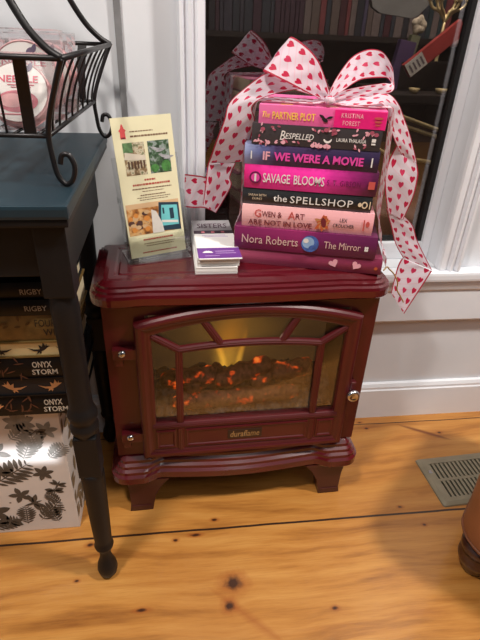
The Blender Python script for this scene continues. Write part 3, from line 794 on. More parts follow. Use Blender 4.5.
INKBL = M('ink_blue', rgb(70, 104, 178), .35, var=.3, scale=140); INKLB = M('ink_lightblue', rgb(150, 186, 226), .4, var=.2)
def gradx(name, *stops, noisy=.08, rough=.38):
    t = NT(name); co = t.obj(); x, y, z = t.sep(co)
    v = t.math('ADD', t.math('DIVIDE', x, .24), t.math('MULTIPLY', t.math('SUBTRACT', t.noise(60, 3, co), .5), noisy), True)
    return t.done(t.bsdf(t.ramp(v, *stops), rough, 0, .15))
def stack_book(s0, s1, z0, z1, cover, label, d=0., D=.15, paperback=False, name='hardcover_book'):
    p = P0 + U * s0 + NN * d
    return make_book(name, label, s1 - s0, D, z1 - z0 - .0003, cover, (p.x, p.y, z0), RZ, 'books tied in the ribbon on the stove', paperback=paperback)
ZS = [.5272, .5560, .5940, .6310, .6580, .6955, .7270, .7570, .7835]
Y0 = -.0040
# 8 bottom
C8 = gradx('mauve_cloth', (0, rgb(172, 78, 108)), (.35, rgb(150, 56, 90)), (1, rgb(124, 40, 72)), rough=.45)
b8 = stack_book(.000, .2435, ZS[0], ZS[1], C8, 'mauve hardcover with two pink spine hearts, bottom of the ribboned stack', d=.000, D=.158)
for a in ((.163, .0155, .0085, 16, .5), (.201, .0145, .0085, 16, -.5)): bm = bmesh.new(); add_poly(bm, heartp(*a), Y0); obj('heart_print', bm, INKPP, b8)
bm = bmesh.new(); add_poly(bm, ell(.234, .012, .003, .003), Y0); obj('spine_emblem', bm, INKOR, b8)
# 7
C7 = gradx('violet_jacket', (0, rgb(120, 34, 84)), (.45, rgb(144, 40, 96)), (.6, rgb(110, 30, 84)), (1, rgb(92, 30, 72)))
b7 = stack_book(-.007, .229, ZS[1], ZS[2], C7, 'plum hardcover with a blue orb on its spine, second lowest in the ribboned stack', d=-.004, D=.155)
lettering('title_lettering', [('Nora Roberts', .013, .107, .0195, .0145, 0), ('The Mirror', .150, .210, .0195, .0122, 0)], M('ink_dusty', rgb(222, 186, 178), .6, var=.03), b7, Y0)
bm = bmesh.new(); add_poly(bm, ell(.127, .019, .0145, .0145, 20), Y0 + .0001, 0); add_poly(bm, ell(.124, .021, .010, .010, 18), Y0 - .0001, 1)
add_poly(bm, ell(.120, .024, .0045, .0040, 12), Y0 - .0003, 2); add_poly(bm, ell(.131, .014, .006, .003, 12, .4), Y0 - .0003, 0)
obj('orb_print', bm, [INKBL, INKLB, INKW], b7)
bm = bmesh.new()
for a, b in ((.218, .016), (.221, .016), (.218, .020), (.221, .020)): add_poly(bm, ell(a, b, .0017, .0024, 8), Y0)
obj('publisher_mark', bm, INKW, b7)
# 6
b6 = stack_book(.0035, .2175, ZS[2], ZS[3], gradx('pale_pink_jacket', (0, rgb(246, 190, 190)), (1, rgb(240, 172, 180))), 'pale pink book with dark red block lettering and a small figure, in the ribboned stack', d=.002, D=.138)
lettering('title_lettering', [('G', .021, .032, .0245, .0130, .01), ('A', .076, .088, .0245, .0130, .01)], INKRED, b6, Y0)
lettering('title_lettering', [('WEN', .033, .055, .0240, .0095, .012), ('&', .059, .066, .0240, .0095, .012), ('RT', .0885, .103, .0240, .0095, .012), ('ARE NOT IN LOVE', .011, .116, .0095, .0090, .014)], INKDR, b6, Y0)
lettering('author_lettering', [('LEX', .160, .172, .0235, .0062, .006), ('CROUCHER', .150, .184, .0140, .0062, .006)], INKBK, b6, Y0)
bm = bmesh.new(); random.seed(3)
for k in range(16): add_poly(bm, leafp(.1335, .017, random.uniform(.008, .017), .003, k * .39), Y0 - .00003 * k, k % 2)
add_poly(bm, ell(.1345, .0175, .0042, .0085, 12, .2), Y0 - .0006, 2); add_poly(bm, ell(.1365, .0265, .0026, .0028, 10), Y0 - .0007, 0)
obj('figure_print', bm, [INKOR, M('ink_tan', rgb(204, 138, 90), .6), INKDR], b6)
bm = bmesh.new(); add_poly(bm, [(.198, .009), (.2, .009), (.2, .027), (.198, .027)], Y0); add_poly(bm, ell(.205, .02, .003, .005), Y0); obj('publisher_mark', bm, INKRED, b6)
# 5
b5 = stack_book(.0025, .2105, ZS[3], ZS[4], gradx('charcoal_jacket', (0, rgb(44, 46, 50)), (1, rgb(28, 29, 33))), 'charcoal book with thin white lettering and a cream spine emblem, in the ribboned stack', d=.006, D=.14)
lettering('title_lettering', [('the', .051, .073, .0135, .0108, .004), ('SPELLSHOP', .078, .178, .0130, .0115, .003, 0, 1.1)], INKW, b5, Y0)
lettering('author_lettering', [('SARAH BETH', .010, .039, .0165, .0036), ('DURST', .017, .033, .0105, .0036)], INKC, b5, Y0)
bm = bmesh.new(); add_poly(bm, ell(.1965, .0130, .0048, .0058), Y0, 0); add_poly(bm, ell(.1965, .0130, .0028, .0036), Y0 - .0002, 1); add_poly(bm, ell(.189, .0130, .003, .0035), Y0, 0); add_poly(bm, [(.204, .007), (.2055, .007), (.2055, .019), (.204, .019)], Y0, 0)
obj('emblem_print', bm, [INKC, INKBK], b5)
# 4
C4 = gradx('magenta_jacket', (0, rgb(222, 40, 128)), (.12, rgb(244, 52, 160)), (.5, rgb(250, 58, 176)), (.72, rgb(150, 34, 110)), (.85, rgb(84, 26, 66)), noisy=.14)
b4 = stack_book(.0045, .2135, ZS[4], ZS[5], C4, 'magenta hardcover with white angular lettering in the middle of the ribboned stack', d=.004, D=.145)
lettering('title_lettering', [('SAVAGE', .030, .073, .0185, .0145, .008, 0, .95), ('BLOOMS', .079, .127, .0185, .0145, .008, 0, .95)], INKW, b4, Y0)
lettering('author_lettering', [('S. T. GIBSON', .131, .183, .0180, .0085, .002, 0, 1.1)], INKPLUM, b4, Y0)
bm = bmesh.new(); add_poly(bm, ell(.018, .018, .0095, .0095, 20), Y0, 0); add_poly(bm, ell(.018, .018, .0068, .0068, 18), Y0 - .0002, 1); add_poly(bm, [(.0165, .012), (.0195, .012), (.0195, .024), (.0165, .024)], Y0 - .0004, 2)
obj('emblem_print', bm, [INKPLUM, INKHP, INKW], b4)
bm = bmesh.new(); add_poly(bm, [(.195, .012), (.205, .012), (.205, .024), (.195, .024)], Y0, 1)
obj('publisher_mark', bm, [INKW, INKRED], b4)
# 3
C3 = gradx('night_violet_jacket', (0, rgb(150, 160, 200)), (.10, rgb(96, 100, 150)), (.2, rgb(70, 52, 96)), (.5, rgb(56, 38, 78)), (1, rgb(44, 34, 66)))
b3 = stack_book(.0035, .2095, ZS[5], ZS[6], C3, 'violet-black book with bold pink capitals, third from the top of the ribboned stack', d=.004, D=.145)
lettering('title_lettering', [('WE WERE A MOVIE', .046, .183, .0150, .0130, .035)], INKHP, b3, Y0)
lettering('title_lettering', [('IF', .029, .040, .0150, .0130, .03)], INKPP, b3, Y0)
bm = bmesh.new(); add_poly(bm, [(.1945, .008), (.1965, .008), (.1965, .022), (.1945, .022)], Y0); obj('publisher_mark', bm, INKW, b3)
bm = bmesh.new(); add_poly(bm, [(.010, .009), (.0118, .009), (.0118, .021), (.010, .021)], Y0); obj('author_mark', bm, INKW, b3)
# 2
b2k = stack_book(.0135, .2075, ZS[6], ZS[7], gradx('black_floral_jacket', (0, rgb(66, 60, 64)), (1, rgb(50, 46, 50)), rough=.5), 'charcoal paperback with pink floral borders, second from the top of the ribboned stack', d=.003, D=.135, paperback=True, name='paperback_book')
lettering('title_lettering', [('B', .043, .051, .0150, .0135, .004, .25), ('ESPELLED', .051, .094, .0145, .0085, .006, .25)], INKW, b2k, Y0 + .002)
lettering('author_lettering', [('LAURA THALASSA', .128, .172, .0135, .0055, .006)], INKW, b2k, Y0 + .002)
bm = bmesh.new(); random.seed(11)
for k in range(64):
    xx = random.choice((random.uniform(.003, .045), random.uniform(.09, .13), random.uniform(.15, .192), random.uniform(.003, .192))); top = k % 2
    zz = (.0285 - random.random() ** 2 * .008) if top else (.0015 + random.random() ** 2 * .008)
    a = random.uniform(0, 6.28)
    zc = max(.003, min(.0265, zz))
    add_poly(bm, leafp(xx, zc, .006, .0014, a), Y0 + .0025 - .00002 * k, 0 if k % 3 else 1)
    if k % 5 == 0: add_poly(bm, ell(xx, zc, .0035, .003, 8), Y0 + .0010, k % 2)
obj('floral_border', bm, [INKPP, M('ink_rose', rgb(176, 84, 106), .6)], b2k)
bm = bmesh.new(); cres = [(.115 + .0065 * cos(R(a)), .014 + .0065 * sin(R(a))) for a in range(190, 351, 16)] + [(.115 + .0055 * cos(R(a)), .0165 + .0058 * sin(R(a))) for a in range(340, 199, -16)]
add_poly(bm, cres, Y0 + .002); add_poly(bm, [(.180, .009), (.186, .009), (.186, .0115), (.180, .0115)], Y0 + .002); add_poly(bm, [(.180, .013), (.186, .013), (.186, .018), (.180, .018)], Y0 + .002); obj('crescent_print', bm, INKW, b2k)
# 1 top
C1 = gradx('candy_pink_jacket', (0, rgb(238, 120, 176)), (.4, rgb(240, 104, 170)), (1, rgb(240, 84, 158)))
b1 = stack_book(.0225, .2105, ZS[7], ZS[8], C1, 'candy pink paperback with yellow and white lettering on top of the ribboned stack', d=.004, D=.132, paperback=True, name='paperback_book')
lettering('title_lettering', [('The', .0055, .0165, .0130, .0085, .004, .3), ('PARTNER PLOT', .0205, .084, .0125, .0105, .018)], INKY, b1, Y0 + .0022)
bm = bmesh.new(); add_box(bm, .112, .187, Y0 + .0026, -.0005, .0008, .0250); obj('author_panel', bm, M('hot_pink_print', rgb(238, 34, 128), .4), b1)
lettering('author_lettering', [('KRISTINA', .122, .154, .0180, .0066, .01, 0, 1.15), ('FOREST', .125, .150, .0075, .0066, .01, 0, 1.15)], INKPP, b1, Y0 + .0018)
bm = bmesh.new(); add_poly(bm, leafp(.0895, .017, .010, .002, -.5), Y0 + .0022); add_poly(bm, ell(.0985, .010, .005, .0028, 10, -.5), Y0 + .0020); add_poly(bm, leafp(.100, .012, .011, .0018, .3), Y0 + .0018); obj('silhouette_print', bm, INKBK, b1)
bm = bmesh.new(); add_poly(bm, ell(.176, .0165, .0065, .0018), Y0 + .0018); add_poly(bm, ell(.176, .0115, .0055, .0015), Y0 + .0018); add_poly(bm, ell(.176, .007, .004, .0012), Y0 + .0018); obj('publisher_mark', bm, INKRED, b1)
# cover art patches on the top book
bm = bmesh.new()
def toppoly(pts, mi, dz=0):
    try: f = bm.faces.new([bm.verts.new((x, y, .0264 + dz)) for x, y in pts]); f.material_index = mi
    except ValueError: pass
toppoly([(.10, .010), (.118, .012), (.112, .03), (.098, .028)], 0); toppoly([(.03, .01), (.05, .012), (.048, .02), (.032, .02)], 1); toppoly([(.135, .012), (.16, .010), (.162, .016), (.136, .018)], 2, .0001); toppoly([(.06, .012), (.085, .010), (.08, .018)], 3)
obj('cover_art', bm, [INKC, INKY, INKW, INKPLUM], b1)

# ------------------------------------------------------------------ books under the table
XR = -.158
def low_book(z0, z1, xr, y, cover, label, pages=CREAM, fore=False, name='hardcover_book'):
    L = .236
    if not fore:
        return make_book(name, label, L, .155, z1 - z0 - .0003, cover, (xr - L, y, z0), 0, 'hardbacks piled on the botanical box', pages)
    k = thing(name, label, 'book', (xr - L, y, z0), (0, 0, 0), 'hardbacks piled on the botanical box'); T = z1 - z0 - .0003
    bm = bmesh.new(); sp = [(.155 - yy, z) for yy, z in rounded_spine(L, T)]
    prof = sp + [(0, T), (0, T - .0027), (.151, T - .0027), (.151, .0027), (0, .0027), (0, 0)]
    add_loops(bm, [[(x, yy, z) for yy, z in prof] for x in (0, L)], True); obj('cover', bm, cover, k)
    obj('page_block', box(.0035, L - .0035, .003, .152, .0027, T - .0027), pages, k); return k
BLKJ = M('black_jacket', rgb(13, 13, 16), .5, spec=.25); 
FOIL = M('silver_foil', rgb(206, 196, 180), .45); GREYINK = M('faded_white_foil', rgb(150, 140, 130), .5)
GOLDP = M('gold_dragon_print', rgb(206, 146, 96), .6, var=.2); BRNP = M('copper_line_print', rgb(92, 54, 40), .5)
def dragon(bm, cx, cz, s_, mi, y, flip=1):
    def q(pts): return [(cx + flip * a * s_, cz + b * s_) for a, b in pts]
    add_poly(bm, q([(-1.3, .1), (-.6, -.35), (.1, -.45), (.6, -.2), (1.0, .15), (1.25, .35), (.85, .35), (.5, .1), (0, -.1), (-.6, -.1)]), y, mi)
    add_poly(bm, q([(.1, -.15), (.0, .5), (.35, .25), (.55, .85), (.75, .3), (.95, .7), (.85, .1), (.5, -.1)]), y - .0001, mi)
    add_poly(bm, q([(-.2, -.4), (-.35, -.75), (.0, -.55), (.1, -.8), (.25, -.45)]), y - .0002, mi)
LY = .655
o1 = low_book(.320, .3615, -.163, LY + .004, BLKJ, 'black hardcover with silver block lettering, lowest of the pile on the botanical box')
lettering('title_lettering', [('ONYX', .178, .207, .0275, .0120, .022), ('STORM', .176, .214, .0130, .0105, .022)], FOIL, o1, Y0 + .0004)
bm = bmesh.new(); random.seed(5)
for k in range(14): add_poly(bm, leafp(.135 + random.uniform(-.02, .025), .020 + random.uniform(-.012, .012), .016, .0012, random.uniform(0, 6)), Y0 + .0004 - .00002 * k)
obj('copper_print', bm, BRNP, o1)
bm = bmesh.new(); dragon(bm, .10, .02, .013, 0, Y0 + .0003); obj('dragon_print', bm, GOLDP, o1)
o2 = low_book(.3615, .3975, -.160, LY, BLKJ, 'hardcover with gold dragons on black page edges, second lowest on the botanical box', pages=M('black_edge', rgb(34, 31, 34), .7), fore=True)
for a in ((.135, .018, .015, 0, .0024, -1), (.190, .018, .0145, 0, .0024), (.226, .020, .008, 0, .0024), (.07, .018, .015, 0, .0024)):
    bm = bmesh.new(); dragon(bm, *a); obj('dragon_print', bm, GOLDP, o2)
o3 = low_book(.3975, .4365, -.166, LY + .002, BLKJ, 'black hardcover with silver block lettering, directly under the cream dragon page edges')
lettering('title_lettering', [('ONYX', .176, .205, .0265, .0115, .022), ('STORM', .174, .212, .0125, .0100, .022)], FOIL, o3, Y0 + .0004)
bm = bmesh.new()
for k in range(14): add_poly(bm, leafp(.135 + random.uniform(-.02, .025), .020 + random.uniform(-.012, .012), .016, .0012, random.uniform(0, 6)), Y0 + .0004 - .00002 * k)
obj('copper_print', bm, BRNP, o3)
o4 = low_book(.4365, .4655, -.166, LY, M('ochre_jacket', rgb(120, 96, 52), .5), 'hardcover with black dragons on cream page edges, mid pile on the botanical box', pages=M('cream_edge', rgb(226, 204, 150), .7, var=.06), fore=True)
for a in ((.190, .0145, .013, 0, .0024), (.135, .0145, .013, 0, .0024, -1), (.222, .0165, .006, 0, .0024), (.08, .0145, .013, 0, .0024)):
    bm = bmesh.new(); dragon(bm, *a); obj('dragon_print', bm, INKBK, o4)
t = NT('antique_gold'); co = t.obj(); x, y, z = t.sep(co); n1 = t.noise(26, 4, co)
b = t.bsdf(t.ramp(n1, (.3, rgb(84, 64, 32)), (.55, rgb(126, 98, 52)), (.75, rgb(92, 78, 40))), .45); GOLDJ = t.done(b)
o5 = low_book(.4655, .5105, -.160, LY + .003, GOLDJ, 'antique gold hardcover with dark lettering, third from the top on the botanical box')
lettering('title_lettering', [('FOURTH', .186, .230, .0320, .0125, .004), ('WING', .196, .232, .0160, .0125, .004)], INKBK, o5, Y0 + .0004)
bm = bmesh.new()
for k in range(10): add_poly(bm, leafp(.10 + k * .008, .030 + random.uniform(-.006, .006), .010, .002, random.uniform(0, 3)), Y0 + .0004 - .00002 * k)
obj('scene_print', bm, M('dark_bronze', rgb(84, 58, 28), .5), o5)
o6 = low_book(.5105, .5365, -.163, LY, BLKJ, 'black hardcover with silver author name, second from the top on the botanical box')
lettering('author_lettering', [('RIGBY', .180, .211, .0135, .0085, .010)], GREYINK, o6, Y0 + .0004)
o7 = low_book(.5365, .5625, -.170, LY + .004, BLKJ, 'black hardcover with silver author name, topmost of the pile on the botanical box')
lettering('author_lettering', [('RIGBY', .184, .214, .0125, .0085, .010)], GREYINK, o7, Y0 + .0004)

# thin pale booklets standing between the table legs and the stove
for i, (bx, by, h, w, col, lab) in enumerate(((-.150, .80, .245, .10, (226, 224, 224), 'white thin booklet standing on edge at the end of the box, nearest the stove'), (-.157, .79, .215, .11, (200, 150, 150), 'rose red thin booklet on edge beside the white one nearest the stove'), (-.165, .80, .19, .10, (216, 212, 210), 'off-white thin booklet on edge behind the rose red one beside the stove'))):
    k = thing('booklet', lab, 'booklet', (bx - .055, by + .03, .316), (0, R(4 + i), 0), 'thin booklets on the botanical box')
    obj('cover', box(-.0025, .0025, -w / 2, w / 2, 0, h, .0006), M('booklet_%d' % i, rgb(*col), .6), k)

# ------------------------------------------------------------------ leaflet and acrylic holder
hold = thing('leaflet_holder', 'clear acrylic leaflet holder on the left of the stove top', 'leaflet holder', (-.030, .812, .5272), (0, 0, R(17)))
LEAN = R(-9)
fr = Matrix.Translation((0, 0, .0028)) @ Matrix.Rotation(LEAN, 4, 'X') @ Matrix.Rotation(R(-2.6), 4, 'Y')
def hp(name, bm, m=CLEAR, M4=fr):
    bm.transform(M4); return obj(name, bm, m, hold)
bm = bmesh.new(); add_box(bm, -.0545, .0545, .0065, .0085, .004, .170, 0, .0006); hp('back_panel', bm)
bm = bmesh.new()
add_prism(bm, [(-.0545, .004), (.0545, .004), (.0545, .040), (.050, .0435), (.040, .0445), (.036, .041), (-.036, .041), (-.040, .0445), (-.050, .0435), (-.0545, .040)], -.0085, -.0068); hp('front_pocket', bm)
for s in (-1, 1):
    bm = bmesh.new(); add_box(bm, s * .0545 - .001, s * .0545 + .001, -.0085, .0085, .004, .110, 0, .0004); hp('side_wall', bm)
bm = bmesh.new(); add_box(bm, -.0545, .0545, -.012, .055, 0, .0022, 0, .0006); hp('base_plate', bm, CLEAR, Matrix())
LC = M('leaflet_cream', rgb(228, 222, 186), .55, var=.03)
lf = thing('leaflet', 'cream tourist leaflet with small photos standing in the clear acrylic holder', 'leaflet', (-.030, .812, .5272), (0, 0, R(17)))
LW, LH = .0485, .2285
bm = bmesh.new(); add_box(bm, -LW, LW, -.0014, .0006, .006, LH, 0)
add_box(bm, -LW + .001, LW - .001, .0012, .0022, .006, LH - .001, 0)
obj('paper', bm, LC, lf)
def photo_mat(name, scale, *stops):
    t = NT(name); co = t.obj(); v = t.noise(scale, 3, co, .6); return t.done(t.bsdf(t.ramp(v, *stops), .5))
PH1 = photo_mat('photo_house', 130, (.3, rgb(88, 70, 50)), (.45, rgb(150, 126, 92)), (.55, rgb(206, 196, 170)), (.7, rgb(96, 104, 66)))
PH2 = photo_mat('photo_garden', 120, (.35, rgb(30, 46, 34)), (.5, rgb(70, 100, 70)), (.6, rgb(150, 158, 158)), (.75, rgb(60, 124, 60)))
PH3 = photo_mat('photo_shop', 100, (.3, rgb(74, 48, 34)), (.45, rgb(176, 112, 52)), (.6, rgb(220, 178, 120)), (.72, rgb(120, 92, 92)))
TEALP = M('print_teal', rgb(110, 196, 200), .5); NAVY = M('print_navy', rgb(36, 60, 76), .5); BRNI = M('brown_ink', rgb(120, 88, 66), .6); REDI = M('brick_ink', rgb(176, 66, 56), .6); PINKH = M('house_red', rgb(216, 82, 84), .6); WHT = INKW
YL = -.0017
def rect(bm, x0, x1, z0, z1, y, mi): add_poly(bm, [(x0, z0), (x1, z0), (x1, z1), (x0, z1)], y, mi)
def pic(name, mats, draw):
    bm = bmesh.new(); draw(bm); obj(name, bm, mats, lf)
def d1(bm):
    rect(bm, -.0355, -.0010, .141, .191, YL, 0); rect(bm, -.0355, -.020, .176, .191, YL - .0001, 1)
    add_poly(bm, [(-.0355, .166), (-.0335, .177), (-.001, .170), (-.001, .163)], YL - .0002, 2)
    for k in range(6): rect(bm, -.031 + k * .005, -.028 + k * .005, .151, .163, YL - .0003, 3)
pic('printed_photo', [PH1, M('photo_leaf', rgb(92, 128, 84), .6, var=.4, scale=160), M('pale_stone', rgb(216, 206, 188), .6), M('print_brown', rgb(90, 66, 50), .5)], d1)
def d2(bm):
    rect(bm, .0045, .0395, .141, .191, YL, 0)
    for k in range(6): add_poly(bm, leafp(.008 + k * .004, .182 - k * .004, .018, .0022, -.4 + .3 * (k % 3)), YL - .0001 - k * .00002, 1)
    add_poly(bm, ell(.012, .149, .007, .006), YL - .0003, 2); add_poly(bm, ell(.031, .151, .008, .009), YL - .0003, 2)
pic('printed_photo', [PH2, M('photo_rock', rgb(160, 160, 164), .6, var=.3, scale=160), M('photo_green', rgb(70, 128, 62), .6, var=.4, scale=160)], d2)
def d3(bm):
    rect(bm, -.0455, .0445, .044, .096, YL, 0); rect(bm, -.0455, .0445, .088, .096, YL - .0001, 4)
    add_poly(bm, [(.004, .046), (.044, .044), (.044, .090), (.010, .094)], YL - .0002, 2); add_poly(bm, [(.010, .054), (.041, .053), (.041, .086), (.014, .089)], YL - .0003, 1)
    rect(bm, .027, .034, .064, .082, YL - .0004, 2); rect(bm, .015, .018, .074, .084, YL - .0004, 2); add_poly(bm, [(.012, .060), (.040, .056), (.040, .060), (.012, .064)], YL - .0005, 3)
    add_poly(bm, [(-.006, .044), (.014, .044), (.012, .060), (.004, .080), (-.004, .084)], YL - .0004, 3)
    random.seed(4)
    for k in range(16): add_poly(bm, ell(random.uniform(-.042, -.010), random.uniform(.050, .086), random.uniform(.003, .006), random.uniform(.003, .005), 8), YL - .0003 - k * .00001, 5 + k % 3)
pic('printed_photo', [PH3, TEALP, NAVY, M('photo_white', rgb(226, 220, 212), .6), M('photo_ceiling', rgb(214, 178, 136), .6), M('print_orange', rgb(214, 140, 66), .5), M('print_dark', rgb(84, 58, 52), .5), M('print_tan', rgb(206, 172, 130), .5)], d3)
bm = bmesh.new(); add_poly(bm, [(-.0375, .197), (-.0265, .197), (-.0270, .207), (-.0245, .2095), (-.0285, .2125), (-.0300, .2165), (-.0320, .2195), (-.0340, .2165), (-.0355, .2125), (-.0395, .2095), (-.0370, .207)], YL, 0); rect(bm, -.0360, -.0280, .197, .1995, YL - .0001, 1)
for v in bm.verts: v.co.x = -.0322 + (v.co.x + .032) * .78
obj('red_emblem', bm, [PINKH, INKDR], lf)
def dashes(bm, x0, x1, z, h, mi, seed, y=YL):
    random.seed(seed); x = x0
    while x < x1:
        w = random.uniform(.0018, .0050); rect(bm, x, min(x + w, x1), z - h / 2, z + h / 2, y, mi); x += w + .0009
for k, (a, b, z, h, m) in enumerate(((-.021, .016, .2070, .0016, BRNI), (-.021, .040, .2000, .0026, BRNI), (-.008, .010, .1325, .0028, REDI), (-.028, .034, .1255, .0030, REDI), (-.030, .036, .1190, .0018, BRNI), (-.014, .022, .1145, .0011, BRNI),
                                      (-.018, .024, .1085, .0018, BRNI), (-.024, .032, .1045, .0011, BRNI), (-.020, .028, .1010, .0011, BRNI), (-.024, .028, .0350, .0028, REDI), (-.024, .030, .0280, .0013, BRNI), (-.020, .028, .0240, .0013, BRNI), (-.028, .032, .0130, .0022, REDI))):
    bm = bmesh.new(); dashes(bm, a, b, z, h, 0, k + 1); obj('printed_line', bm, m, lf)

for ch in lf.children: ch.data.transform(fr)
# ------------------------------------------------------------------ pile of bookmarks
random.seed(21)
NB = 18; tb = .0296 / NB
BMK = [M('card_white', rgb(238, 236, 234), .5, var=.04), M('card_purple', rgb(110, 58, 140), .5), M('card_grey', rgb(186, 182, 186), .5, var=.1, scale=60), M('card_plum', rgb(64, 48, 62), .5), M('card_print_pink', rgb(214, 120, 130), .6), M('card_lilac', rgb(190, 160, 208), .5)]
bm = bmesh.new(); add_box(bm, -.0345, .0345, 0, .176, 0, tb * .93)
cb = bpy.data.meshes.new('bookmark'); bmesh.ops.recalc_face_normals(bm, faces=bm.faces[:]); bm.to_mesh(cb); bm.free(); cb.materials.append(BMK[0])
CXb, CYb = .0655, .7450
for i in range(NB - 1):
    o = bpy.data.objects.new('bookmark', cb); COL.objects.link(o)
    g = 0 if i < 8 else 1
    o.location = (CXb + (.0, .0035)[g] + random.uniform(-.0006, .0006) - .0015, CYb + (.0, .004)[g] + random.uniform(-.0006, .0008), .5272 + i * tb)
    o.rotation_euler = (0, 0, R(.6 + (0, .4)[g] + random.uniform(-.3, .3)))
    tag(o, 'plain white card edge in the lower half of the bookmark pile on the stove' if g == 0 else 'plain white card edge in the upper half of the bookmark pile on the stove', 'bookmark', 'lower half of the bookmark pile' if g == 0 else 'upper half of the bookmark pile')
tc = thing('bookmark', 'topmost bookmark of the pile, white with a purple band and grey heading', 'bookmark', (CXb + .0045, CYb - .004, .5272 + (NB - 1) * tb + .0006), (R(-.3), 0, R(1.6)))
bm = bmesh.new(); add_box(bm, -.0355, .0355, 0, .182, 0, tb * .8); obj('card', bm, BMK[0], tc)
zt = tb * .8
def tpq(name, x0, x1, y0, y1, mi, dz=.0001, pts=None):
    bm = bmesh.new(); bm.faces.new([bm.verts.new((p[0], p[1], zt + dz)) for p in (pts or ((x0, y0), (x1, y0), (x1, y1), (x0, y1)))]); obj(name, bm, BMK[mi], tc)
tpq('purple_band', -.0355, .0355, .003, .046, 1); tpq('grey_heading', -.0355, .0355, .128, .182, 2); tpq('plum_band', -.0355, .0355, .112, .128, 3)
for k in range(3): tpq('pink_dot', -.022 + k * .018, -.016 + k * .018, .116, .124, 4, .0002)
tpq('printed_line', -.022, .02, .103, .1055, 5); tpq('printed_line', -.018, .024, .097, .099, 5)
tpq('printed_line', -.006, .026, .030, .0325, 5, .0002); tpq('printed_line', -.006, .028, .022, .024, 5, .0002); tpq('printed_line', -.024, .0, .012, .014, 5, .0002)
tpq('white_emblem', 0, 0, 0, 0, 0, .0002, [(-.0185 + .0095 * cos(pi * k / 12) * (.8 + .2 * (k % 2)), .025 + .0095 * sin(pi * k / 12) * (.8 + .2 * (k % 2))) for k in range(13)])
bm = bmesh.new()
add_text(bm, 'SISTERS', -.028, .028, .152, .024, 0, 0, .012, .1, 1., Matrix(((1, 0, 0, 0), (0, 0, 1, 0), (0, 1, 0, zt + .0003), (0, 0, 0, 1))))
obj('heading_lettering', bm, M('plum_ink', rgb(92, 60, 78), .6), tc)

